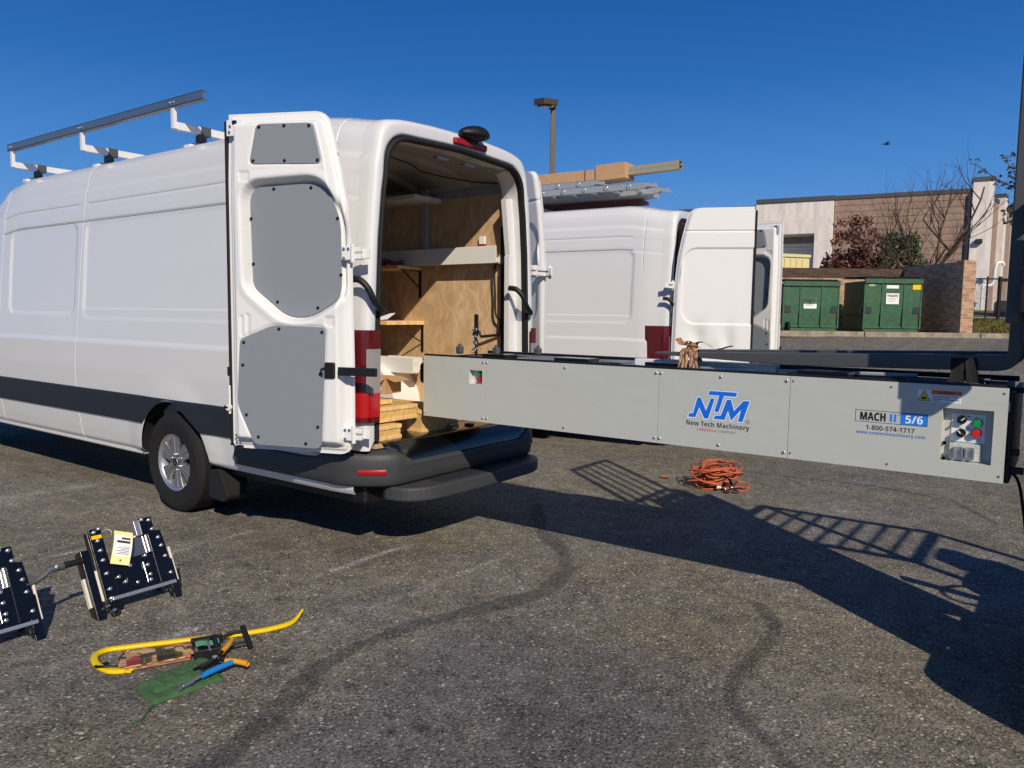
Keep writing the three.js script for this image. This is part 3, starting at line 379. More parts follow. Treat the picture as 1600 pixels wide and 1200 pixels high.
{ const t = thing('open_cardboard_box', 'small brown open carton with a green striped label inside the van', 'box', [-4.42, 1.002, -4.26], .25); mk('box_walls', [b2(-.14, .14, 0, .13, .115, .12), b2(-.14, .14, 0, .13, -.12, -.115), b2(-.14, -.135, 0, .13, -.115, .115), b2(.135, .14, 0, .13, -.115, .115), b2(-.135, .135, 0, .005, -.115, .115)], M.cardboard, t);
  mk('flap', at(b2(-.14, .14, 0, .09, 0, .004), 0, .13, .118, 1.9), M.cardboard, t); mk('flap', at(b2(-.002, .002, 0, .09, -.115, .115), .138, .13, 0, 0, 0, -1.9), M.cardboard, t);
  mk('label', new THREE.PlaneGeometry(.14, .085).translate(.03, .05, .1225), new THREE.MeshStandardMaterial({ map: canvas(256, 160, (c) => { c.fillStyle = '#e9ece8'; c.fillRect(0, 0, 256, 160); c.fillStyle = '#1b8a45'; c.fillRect(0, 118, 256, 42); c.fillStyle = '#5a6a64'; c.fillRect(14, 14, 120, 86); c.fillStyle = '#333'; for (let k = 0; k < 5; k++) c.fillRect(150, 22 + k * 17, 80, 6); }), roughness: .6 }), t); }
// gutter lengths stored along the right wall
M.gutterWhite = new THREE.MeshPhysicalMaterial({ color: 0xe2e2dc, roughness: .38, clearcoat: .4 });
function gutter(x0, x1, y, z, label) { const pr = [[0, .0], [0, .135], [.006, .14], [.012, .135], [.006, .006], [.075, .006], [.10, .05], [.105, .095], [.12, .115], [.122, .14], [.112, .142], [.108, .118], [.095, .1], [.09, .055], [.07, 0]].map(([a, b]) => [a, b]); const g = extr(shape(pr), x1 - x0).rotateY(Math.PI / 2); return tag(mk('gutter_length', g.rotateY(0).translate(x0, y, z + .12), M.gutterWhite), label, 'gutter', 'white gutter lengths kept in the van'); }
gutter(-5.6, -3.86, 2.05, -5.16, 'white aluminium gutter length resting on the upper wall bracket');
gutter(-5.9, -4.68, 1.10, -5.05, 'white aluminium gutter length low down beside the shelf bracket');
{ const t = thing('clipboard', 'blue-grey clipboard with papers on the lower van shelf', 'clipboard', [-4.96, 1.5635, -4.84], .3); mk('board', rb(.24, .006, .20, 0, .003, 0, .002), std('slate', 0x4a5568, .5), t); mk('paper', at(rb(.2, .002, .16, 0, 0, 0, .0005), .0, .03, .02, .35, 0, .1), std('paper', 0xe8e8ea, .8), t); }
{ const r = rng(5), pts = []; for (let k = 0; k < 46; k++) { const a = k * .82; pts.push([-5.02 + (.10 + .03 * r()) * Math.cos(a), 2.062 + .05 * r(), -5.02 + (.085 + .03 * r()) * Math.sin(a)]); } tag(mk('red_cord_coil', tube(pts, .007, 260, 6), std('cordRed', 0xa03a2e, .55)), 'coiled red cord lying on the upper wooden van shelf', 'cord'); }
{ const t = thing('small_packet', 'small white and red packet standing on the stored gutter', 'packet', [-4.05, 2.193, -5.105]); mk('packet', rb(.06, .085, .02, 0, .042, 0, .003), M.paper, t); mk('stripe', rb(.061, .02, .021, 0, .012, 0, .002), M.reflector, t); }
tag(mk('roof_plank', uvBox(rb(3.9, .045, .28, -6.5, 3.028, -4.02, .004)), M.ply), 'long tan plank lying on the near van roof under the rack', 'plank');
// ---------- gutter machine hanging from the forks ----------
const gm = thing('gutter_machine', 'long grey gutter forming machine slung under the forklift forks', 'machine', [-3.642, .919, -3.945]);
{
  const GREY = '#bcc0b9', H = .42, TH = .004; const wav = (() => { const n = pnoise(8, 61), m = pnoise(32, 62); return tex(256, 256, (x, y) => { const v = 128 + 90 * (n(x / 32, y / 32) - .5) + 16 * (m(x / 8, y / 8) - .5); return [v, v, v]; }, false); })(); std('panelGrey', GREY, .5, 0, { bumpMap: wav, bumpScale: .003 });
  const K = x => x + 3.642; // world x to local
  const panelGeo = (x0, x1, hole) => { const s = shape([[x0, 0], [x1, 0], [x1, H], [x0, H]], hole ? [hole] : []); const g = extr(s, TH, .0008); const p = g.attributes.position, uv = g.attributes.uv; for (let i = 0; i < p.count; i++) uv.setXY(i, (p.getX(i) - x0) / (x1 - x0), p.getY(i) / H); return g.translate(0, 0, -TH); };
  const xs = [0, K(-3.096), K(-1.861), K(-1.141), K(-.211)].map((v, i) => v), gap = .0012;
  const btn = [[K(-3.232), .25], [K(-3.122), .25], [K(-3.122), .34], [K(-3.232), .34]];
  const ctl = [[K(-.460), .0745], [K(-.262), .0745], [K(-.262), .3155], [K(-.460), .3155]];
  mk('side_panel', panelGeo(xs[0] + gap, xs[1] - gap, btn), M.panelGrey, gm);
  mk('side_panel', panelGeo(xs[1] + gap, xs[2] - gap), M.panelGrey, gm);
  const S = 1600, wide = (w) => [Math.round(w * S), Math.round(H * S)];
  const logo = canvas(...wide(.72), (c, w, h) => {
    c.fillStyle = GREY; c.fillRect(0, 0, w, h); c.setTransform(S, 0, 0, -S, 0, h);
    const N = [[.2304, .2762], [.2501, .2762], [.2814, .2077], [.3059, .2762], [.3281, .2762], [.295, .165], [.2725, .165], [.243, .2219], [.2221, .1666], [.1789, .1666], [.186, .1866], [.2075, .1882]], T = [[.2983, .3165], [.4504, .3165], [.4441, .2945], [.379, .2942], [.3516, .2054], [.3279, .2054], [.3526, .294], [.2902, .294]], Mm = [[.3958, .276], [.419, .276], [.4357, .2179], [.4849, .276], [.5187, .2765], [.4837, .164], [.4595, .164], [.474, .2268], [.4219, .165], [.4039, .218], [.3869, .1666], [.3249, .1666], [.3332, .185], [.3655, .189]];
    const path = (p) => { c.beginPath(); p.forEach(([x, y], i) => i ? c.lineTo(x, y) : c.moveTo(x, y)); c.closePath(); };
    for (const p of [N, T, Mm]) { path(p); c.lineJoin = 'miter'; c.lineWidth = .0145; c.strokeStyle = '#4f7fae'; c.stroke(); c.lineWidth = .0115; c.strokeStyle = '#e8eef2'; c.stroke(); } for (const p of [N, T, Mm]) { path(p); c.fillStyle = '#0f6fe0'; c.fill(); }
    c.setTransform(1, 0, 0, 1, 0, 0); const tx = (t, x, y, size, wd, f, col) => { c.font = `${f} ${Math.round(size * S)}px sans-serif`; c.fillStyle = col; const m = c.measureText(t).width; c.save(); c.translate(x * S, h - y * S); c.scale(wd * S / m, 1); c.fillText(t, 0, 0); c.restore(); };
    tx('New Tech Machinery', .168, .122, .036, .354, '600', '#16181a'); tx('A', .232, .096, .0195, .012, '', '#55585a'); tx('MAZZELLA', .249, .0962, .0195, .095, 'bold', '#d32235'); tx('COMPANY', .352, .0965, .0195, .099, '', '#55585a'); c.strokeStyle = '#33363a'; c.lineWidth = 2.5; c.beginPath(); c.arc(.512 * S, h - .167 * S, .0105 * S, 0, 7); c.stroke(); tx('R', .5075, .1615, .015, .009, 'bold', '#33363a');
  });
  mk('side_panel', panelGeo(xs[2] + gap, xs[3] - gap), new THREE.MeshStandardMaterial({ map: logo, roughness: .5, bumpMap: wav, bumpScale: .003 }), gm);
  const info = canvas(...wide(.93), (c, w, h) => {
    c.fillStyle = GREY; c.fillRect(0, 0, w, h); const X = v => v * S, Y = v => h - v * S, rect = (x0, y0, x1, y1, f) => { c.fillStyle = f; c.fillRect(X(x0), Y(y1), X(x1 - x0), (y1 - y0) * S); };
    const tx = (t, x, y, size, wd, f, col) => { c.font = `${f} ${Math.round(size * S)}px sans-serif`; c.fillStyle = col; const m = c.measureText(t).width; c.save(); c.translate(X(x), Y(y)); c.scale(wd * S / m, 1); c.fillText(t, 0, 0); c.restore(); };
    rect(.3126, .2215, .6232, .2785, '#111316'); rect(.3150, .2238, .5094, .2762, GREY); rect(.5094, .2238, .6208, .2762, '#1e7fe8');
    tx('MACH', .331, .2312, .052, .118, '900', '#101214'); tx('MACH', .3318, .2312, .052, .118, '900', '#101214'); tx('TM', .4985, .262, .008, .009, 'bold', '#101214'); for (const a of [.4645, .4815]) rect(a, .2315, a + .0098, .2685, '#1e7fe8'); tx('5/6', .529, .2312, .051, .076, 'bold', '#eef3f7');
    tx('1-800-574-1717', .3606, .1855, .0315, .2123, '600', '#17191c'); tx('www.newtechmachinery.com', .3188, .1635, .0225, .2990, '600', '#2f61ad');
    rect(.5752, .3390, .6300, .3915, '#dfe2e2'); rect(.6318, .3390, .7526, .3930, '#dfe2e2'); rect(.6318, .3745, .7526, .3930, '#d8642c'); tx('WARNING', .66, .3775, .0155, .062, 'bold', '#1a1a1a'); for (let k = 0; k < 4; k++) rect(.637, .3655 - k * .0075, [.735, .705, .742, .668][k], .3685 - k * .0075, '#3a4a66');
    c.beginPath(); c.moveTo(X(.6026), Y(.388)); c.lineTo(X(.6275), Y(.343)); c.lineTo(X(.5778), Y(.343)); c.closePath(); c.fillStyle = '#e9c51c'; c.fill(); c.strokeStyle = '#17181a'; c.lineWidth = 4; c.stroke(); c.fillStyle = '#17181a'; c.beginPath(); c.moveTo(X(.590), Y(.349)); c.lineTo(X(.597), Y(.362)); c.lineTo(X(.612), Y(.357)); c.lineTo(X(.615), Y(.349)); c.closePath(); c.fill();
  });
  mk('side_panel', panelGeo(xs[3] + gap, xs[4], ctl), new THREE.MeshStandardMaterial({ map: info, roughness: .5, bumpMap: wav, bumpScale: .003 }), gm);
  // screws
  const sg = merge([cyl(.009, .005, 14, .0075).rotateX(Math.PI / 2).translate(0, 0, .0025), new THREE.SphereGeometry(.0078, 12, 6, 0, 6.3, 0, 1.5).scale(1, .6, 1).rotateX(Math.PI / 2).translate(0, 0, .004)]), sf = merge([cyl(.0055, .003, 12, .005).rotateX(Math.PI / 2).translate(0, 0, .0016)]);
  for (const [x, big] of [[-3.633, 1], [-3.112, 1], [-3.081, 1], [-2.48, 1], [-1.876, 1], [-1.846, 1], [-1.502, 1], [-1.157, 1], [-1.126, 0], [-.677, 0], [-.229, 0]]) for (const y of [.396, .03]) { const m = mk('screw', big ? sg : sf, big ? M.bolt : M.chromeish, gm); m.position.set(K(x), y, 0); }
  // start/stop buttons in their recess
  const bb = mk('button_box', [b2(K(-3.234), K(-3.12), .248, .342, -.045, -.04), b2(K(-3.236), K(-3.232), .248, .342, -.04, -.0045), b2(K(-3.122), K(-3.118), .248, .342, -.04, -.0045), b2(K(-3.236), K(-3.118), .34, .344, -.04, -.0045), b2(K(-3.236), K(-3.118), .246, .25, -.04, -.0045)], std('boxPale', 0xc9cbc8, .5), gm);
  std('btnGreen', 0x12904a, .35); std('btnRed', 0xd41c24, .35);
  const button = (n, x, y, z, r, m, par) => { mk(n, [cyl(r, .016, 24, r * .96).rotateX(Math.PI / 2).translate(x, y, z + .016)], m, par); mk('collar', new THREE.CylinderGeometry(r * 1.18, r * 1.25, .012, 24).rotateX(Math.PI / 2).translate(x, y, z + .005), M.darkgrey, par); };
  button('start_button', K(-3.165), .316, -.038, .0145, M.btnGreen, bb); button('stop_button', K(-3.165), .277, -.038, .0145, M.btnRed, bb);
  // control recess
  const cb = mk('control_box', [b2(K(-.464), K(-.258), .07, .32, -.058, -.054), b2(K(-.464), K(-.46), .0745, .3155, -.054, -.0045), b2(K(-.262), K(-.258), .0745, .3155, -.054, -.0045), b2(K(-.464), K(-.258), .3155, .32, -.054, -.0045), b2(K(-.464), K(-.258), .07, .0745, -.054, -.0045)], M.panelGrey, gm);
  const face = canvas(512, 512, (c) => { c.fillStyle = '#e6eaee'; c.fillRect(0, 0, 512, 512); c.fillStyle = '#22262a'; const t = (s, x, y, z = 24) => { c.font = `bold ${z}px sans-serif`; c.fillText(s, x, y); }; for (const [x, y] of [[120, 34], [235, 34], [100, 252], [240, 252], [360, 248]]) c.fillRect(x, y, 52, 14); t('START', 330, 70, 28); c.strokeStyle = '#22262a'; c.lineWidth = 4; c.beginPath(); c.arc(470, 58, 14, .6, 5.6); c.stroke(); c.fillStyle = '#2f66b4'; c.font = 'italic bold 50px sans-serif'; c.fillText('NTM', 345, 462); c.fillRect(320, 474, 150, 8); });
  mk('control_plate', (() => { const g = rb(.132, .128, .004, K(-.361), .2255, -.052, .001); const p = g.attributes.position, uv = g.attributes.uv; for (let i = 0; i < p.count; i++) uv.setXY(i, (p.getX(i) - K(-.427)) / .132, (p.getY(i) - .1615) / .128); return g; })(), new THREE.MeshStandardMaterial({ map: face, roughness: .45 }), cb);
  for (const [y, rot, len] of [[.2635, -.9, .018], [.2035, .7, .018]]) { const kn = mk('selector_knob', [cyl(.019, .02, 22).rotateX(Math.PI / 2).translate(K(-.386), y, -.04), at(rb(.012, .038, .022, 0, 0, 0, .003), K(-.386), y, -.024, 0, 0, rot)], M.black, cb); mk('pointer', at(rb(.004, .018, .002, 0, .008, 0, .0005), K(-.386), y, -.0125, 0, 0, rot), M.paper, kn); }
  button('start_button', K(-.325), .2525, -.05, .0165, M.btnGreen, cb); button('stop_button', K(-.327), .207, -.05, .0165, M.btnRed, cb);
  const so = mk('socket_block', rb(.128, .078, .018, K(-.366), .1165, -.045, .003), M.panelGrey, cb); for (const x of [-.389, -.345]) mk('socket_cover', [rb(.034, .052, .008, K(x), .1155, -.033, .003), rb(.008, .05, .03, K(x) - .016, .1155, -.022, .002), rb(.006, .05, .03, K(x) + .014, .1155, -.026, .002)], M.alu, so);
  for (const y of [.155, .085]) mk('bracket_bolt', [cyl(.008, .03, 12).rotateX(Math.PI / 2).translate(K(-.446), y, -.03), cyl(.011, .006, 6).rotateX(Math.PI / 2).translate(K(-.446), y, -.018)], M.steel, cb);
  // frame, far side, floor pan, rollers
  const D = .75, Lm = 3.431, fr = (n, g, m = M.black) => mk(n, g, m, gm);
  fr('top_rail', b2(0, Lm, .405, .432, -.03, -.0055, .003)); fr('top_rail', b2(0, Lm, .405, .432, -D, -D + .03, .003)); fr('bottom_rail', b2(.01, Lm - .01, 0, .05, -.05, -.006, .003)); fr('bottom_rail', b2(.01, Lm - .01, 0, .05, -D, -D + .05, .003));
  for (const x of [.015, Lm - .03]) { fr('end_frame', [b2(x - .012, x + .012, 0, .05, -D, -.006), b2(x - .012, x + .012, .36, .41, -D, -.006), b2(x - .012, x + .012, .05, .36, -.06, -.0065), b2(x - .012, x + .012, .05, .36, -D, -D + .06)], M.black); }
  fr('far_panel', b2(.01, Lm - .02, .02, .40, -D - .005, -D - .001), M.panelGrey); fr('floor_pan', b2(.02, Lm - .04, .006, .012, -D + .01, -.02), M.black);
  for (let k = 0; k < 11; k++) { const x = .16 + k * .30; fr('cross_member', b2(x - .022, x + .022, .37, .405, -D + .03, -.03, .003), k % 3 == 1 ? M.alu : M.black); if (k % 2 == 0) { fr('roller_stand', b2(x + .06, x + .16, .05, .42, -.30, -.16, .006), M.gloss); fr('roller_stand', b2(x + .06, x + .16, .05, .42, -.60, -.46, .006), M.gloss); } fr('forming_roller', rod([x + .11, .30, -.62], [x + .11, .30, -.14], .032, 16), M.steel); }
  fr('guide_bar', bar([.75, .425, -.2], [1.9, .425, -.52], .018, .018), M.alu); fr('guide_bar', bar([1.95, .425, -.16], [3.0, .425, -.5], .018, .018), M.alu); fr('guide_bar', bar([.3, .43, -.35], [.95, .43, -.35], .03, .012), M.alu); fr('guide_bar', bar([1.5, .43, -.28], [2.35, .43, -.28], .06, .05), M.paper);
  for (const [x, z, h] of [[.16, -.2, .055], [.36, -.36, .05], [.62, -.5, .05]]) fr('adjuster', [rb(.05, h, .04, x, .432 + h / 2, z, .012, 2), cyl(.012, .03, 10).translate(x, .432 + h, z)], M.darkgrey);
  for (const [x0, x1, z] of [[.42, .62, -.12], [1.0, 1.25, -.12], [1.62, 1.9, -.14], [2.5, 2.75, -.1]]) fr('roller_cover', b2(x0, x1, .40, .445, z - .14, z, .006), M.gloss);
  // upright clamp with chain on the entry end
  const cl = fr('entry_clamp', [at(rb(.03, .16, .02, 0, 0, 0, .006), .13, .63, -.42), at(rb(.022, .2, .012, 0, 0, 0, .004), .125, .52, -.42, 0, 0, .06), rb(.05, .05, .03, .12, .58, -.42, .01)], M.black); const r = rng(3); for (let k = 0; k < 7; k++) mk('chain_link', at(new THREE.TorusGeometry(.014, .004, 6, 14), .125 + (r() - .5) * .02, .60 - k * .026, -.405, r() - .5, k % 2 * 1.4, r()), M.steel, cl);
  // entry end drum and exit end pegs
  fr('entry_drum', [rb(.10, .15, .20, -.055, .29, -.16, .03, 2)], M.black);
  for (const [y, l] of [[.135, .05], [.055, .07]]) fr('exit_peg', rb(l, .03, .03, Lm + l / 2, y, -.06, .004), M.black); fr('exit_guard', [b2(Lm, Lm + .02, .0, .40, -D, -.02, .004)], M.black); fr('exit_tab', rb(.006, .04, .02, Lm + .003, .34, -.01, .001), M.panelGrey);
  fr('exit_arm', [b2(Lm - .2, Lm + .25, .385, .41, -.26, -.22, .004), b2(Lm - .12, Lm - .105, .405, .45, -.12, -.1)], M.black);
}
// power cable trailing from the machine
tag(mk('power_cable', tube([[-.20, .97, -4.05], [-.165, .93, -4.05], [-.135, .80, -4.05], [-.10, .55, -4.05], [-.05, .25, -4.05], [.03, .03, -4.03], [.15, .012, -3.98], [.5, .012, -3.8]], .0065, 60, 8), M.rubber), 'black power cable dropping from the machine end to the ground', 'cable');

// ---------- forklift (mostly right of the view) ----------
const fl = thing('forklift', 'forklift with raised grey forks carrying the machine', 'forklift', [.25, 0, -4.2]);
{
  const P = (n, g, m, par = fl) => mk(n, g, m, par); const FG = std('forkGrey', 0x4e5052, .5, .15), ORG = std('liftOrange', 0xb9601a, .45);
  const X = x => x - .25, Z = z => z + 4.2;
  for (const zc of [-4.13, -4.62]) { // tapered blade, heel and shank
    const s = new THREE.Shape(); s.moveTo(X(-1.95), 1.425); s.lineTo(X(-.235), 1.478); s.lineTo(X(-.235), 2.12); s.lineTo(X(-.185), 2.12); s.lineTo(X(-.185), 1.49); s.quadraticCurveTo(X(-.185), 1.408, X(-.28), 1.404); s.lineTo(X(-1.2), 1.385); s.lineTo(X(-1.95), 1.412); s.closePath();
    const f = P('fork', extr(s, .105, .004, 2).translate(0, 0, Z(zc) - .05), FG); P('fork_hook', [b2(X(-.185), X(-.14), 2.06, 2.13, Z(zc) - .05, Z(zc) + .05, .008)], FG, f);
  }
  P('carriage', [b2(X(-.18), X(-.138), 1.66, 1.78, -.62, .62, .008), b2(X(-.18), X(-.138), 2.02, 2.12, -.62, .62, .008), b2(X(-.175), X(-.14), 1.78, 2.02, .56, .62, .006), b2(X(-.175), X(-.14), 1.78, 2.02, -.62, -.56, .006), b2(X(-.15), X(-.05), 1.66, 2.12, .22, .30), b2(X(-.15), X(-.05), 1.66, 2.12, -.30, -.22)], M.black);
  const br = P('load_backrest', [b2(X(-.235), X(-.185), 1.62, 3.42, .395, .445, .008), b2(X(-.235), X(-.185), 1.62, 3.42, -.33, -.28, .008), b2(X(-.23), X(-.19), 3.38, 3.43, -.3, .42, .008), b2(X(-.23), X(-.19), 2.38, 2.43, -.3, .42, .008), b2(X(-.23), X(-.19), 2.05, 2.10, -.3, .42, .008)], FG);
  for (let k = 1; k <= 4; k++) P('backrest_bar', rod([X(-.21), 2.1, -.28 + k * .14], [X(-.21), 3.4, -.28 + k * .14], .019), FG, br);
  for (const s of [-1, 1]) { P('mast_rail', [b2(X(-.06), X(.09), .12, 2.25, s * .34 - .035, s * .34 + .035, .006)], M.black); P('inner_mast_rail', b2(X(-.07), X(.06), .4, 2.5, s * .25 - .03, s * .25 + .03, .006), M.black); P('tilt_cylinder', rod([X(.1), .75, s * .42], [X(.75), .45, s * .42], .04, 14), M.steel); }
  P('mast_cross_member', [b2(X(-.02), X(.05), 2.42, 2.5, -.25, .25, .006), b2(X(0), X(.08), 1.1, 1.2, -.34, .34, .006), b2(X(0), X(.08), .25, .35, -.34, .34, .006)], M.black);
  for (const s of [-1, 1]) P('mast_guard', b2(X(-.01), X(.0), .3, 2.35, s * .125 - .085, s * .125 + .085), M.black); P('front_axle', rod([.28, .37, -.7], [.28, .37, .7], .09, 16), M.black); P('gas_bottle', at(cyl(.17, .75, 24), 1.75, 1.28, 0, Math.PI / 2), M.paper); P('lift_cylinder', rod([X(.02), .3, 0], [X(.02), 2.44, 0], .045, 18), M.steel); P('lift_chain', [b2(X(-.05), X(-.04), 1.7, 2.45, .06, .1), b2(X(-.05), X(-.04), 1.7, 2.45, -.1, -.06)], M.black);
  const body = extr(shape(rounded([[.08, .22], [.08, .62], [.35, .68], [.62, .52], [.72, .55], [.95, .98], [1.75, 1.02], [2.05, .9], [2.12, .5], [1.98, .22]], .08, 4)), 1.04, .03, 3).translate(0, 0, -.52); P('chassis', body, ORG);
  P('counterweight', extr(shape(rounded([[1.55, .25], [1.55, .98], [1.95, .96], [2.2, .8], [2.24, .4], [2.05, .25]], .08, 4)), 1.0, .04, 3).translate(.02, .04, -.5), M.darkgrey);
  for (const [x, r, w] of [[.28, .37, .26], [1.72, .33, .24]]) for (const s of [-1, 1]) { const wh = new THREE.Group(); wh.name = 'wheel'; wh.position.set(x, r, s * (x < 1 ? .74 : .62)); fl.add(wh); mk('tyre', new THREE.LatheGeometry([[r * .55, -w / 2], [r * .9, -w / 2], [r, -w * .38], [r, w * .38], [r * .9, w / 2], [r * .55, w / 2]].map(p => new THREE.Vector2(...p)), 40).rotateX(Math.PI / 2), M.rubber, wh); mk('rim', cyl(r * .56, w * .7, 28).rotateX(Math.PI / 2), M.paper, wh); }
  const wl = P('work_lamp', rb(.14, .44, .13, X(.13), 2.0, Z(-3.465), .02, 2), M.black); P('lamp_bracket', rod([X(.2), 2.1, Z(-3.5)], [.26, 2.05, .45], .02), M.black, wl); const seat = P('seat', [rb(.45, .12, .5, 1.2, 1.08, 0, .04, 2), at(rb(.18, .72, .56, 0, .36, 0, .06, 2), 1.36, 1.1, 0, 0, 0, -.15), at(rb(.14, .22, .34, 0, .1, 0, .05, 2), 1.47, 1.84, 0, 0, 0, -.15)], M.black);
  P('steering_wheel', [at(new THREE.TorusGeometry(.17, .014, 8, 28), .68, 1.12, 0, Math.PI / 2, 0, 0), rod([.62, .6, 0], [.68, 1.12, 0], .02)], M.black);
  const og = P('overhead_guard', [.47, -.47].flatMap(z => [bar([.42, .62, z], [.22, 2.16, z * .92], .05, .05), bar([1.85, .95, z], [1.5, 2.16, z * .92], .05, .05), bar([.2, 2.17, z * .92], [1.52, 2.17, z * .92], .05, .05)]).concat([bar([.2, 2.17, -.44], [.2, 2.17, .44], .05, .05), bar([1.52, 2.17, -.44], [1.52, 2.17, .44], .05, .05)]), M.black);
  for (let k = 1; k <= 7; k++) P('guard_slat', bar([.2 + k * .165, 2.175, -.42], [.2 + k * .165, 2.175, .42], .03, .02), M.black, og);
}
// slings tying the machine frame to the near fork
M.camo = new THREE.MeshStandardMaterial({ roughness: .85, map: (() => { const a = pnoise(32, 51), b = pnoise(32, 52); return tex(256, 256, (x, y) => { const u = a(x / 20, y / 20), v = b(x / 20 + 9, y / 20), n = a(x / 2, y / 2) * 22; const c = u > .62 ? [196, 160, 120] : v > .6 ? [150, 62, 58] : u < .35 ? [62, 60, 48] : v < .3 ? [92, 84, 52] : [172, 132, 100]; return c.map(q => q + n - 11); }); })() });
function sling(x, z, label, top) {
  const t = thing('lifting_sling', label, 'strap', [x, 1.345, z]); t.scale.set(.9, .88, 1); const w = .075;
  const band = (p) => grid(p.length, 5, (i, j) => { const [a, y, zz] = p[i], k = 1 - .25 * Math.sin(i / (p.length - 1) * Math.PI); return [a + (j / 4 - .5) * w * k + .006 * Math.sin(i * 1.3 + j), y, zz + .004 * Math.sin(j * 2 + i)]; });
  mk('strap_loop', [band([[0, -.02, .10], [-.005, .03, .082], [-.008, .08, .068], [-.004, .105, .062], [0, .122, .04], [0, .124, -.02], [.004, .11, -.062], [.01, .05, -.075], [.012, -.02, -.10]]), band([[.075, -.02, .09], [.06, .04, .08], [.05, .10, .066], [.03, .124, .045], [.03, .126, -.04]])], M.camo, t);
  if (top) { mk('strap_tail', [at(grid(9, 3, (i, j) => [i * .03, .02 + .03 * Math.sin(i * .9) * (1 - i / 12) + .004 * j, (j - 1) * .03]), .03, .118, .02, 0, .15, -.02), at(grid(7, 3, (i, j) => [-i * .02, .015 * Math.sin(i * 1.2) + .006 * i, (j - 1) * .028]), .02, .13, .01, .2, -.3, 0), at(grid(6, 3, (i, j) => [i * .016, .028 * Math.sin(i * 1.1), (j - 1) * .026]), -.02, .14, .03, 0, .8, .2)], M.camo, t); mk('knot', [at(new THREE.SphereGeometry(1, 14, 10).scale(.034, .02, .026), .02, .138, .02, .3, .4, .2), at(new THREE.SphereGeometry(1, 12, 8).scale(.02, .016, .03), .035, .146, .028, 0, -.6, .3)], M.camo, t); }
  return t;
}
sling(-1.76, -4.13, 'camouflage lifting strap knotted over the fork near its tip', true); { const t = sling(-.42, -4.13, 'black lifting strap round the fork close to its heel', false); t.children[0].material = M.rubber; t.position.y += .02; }
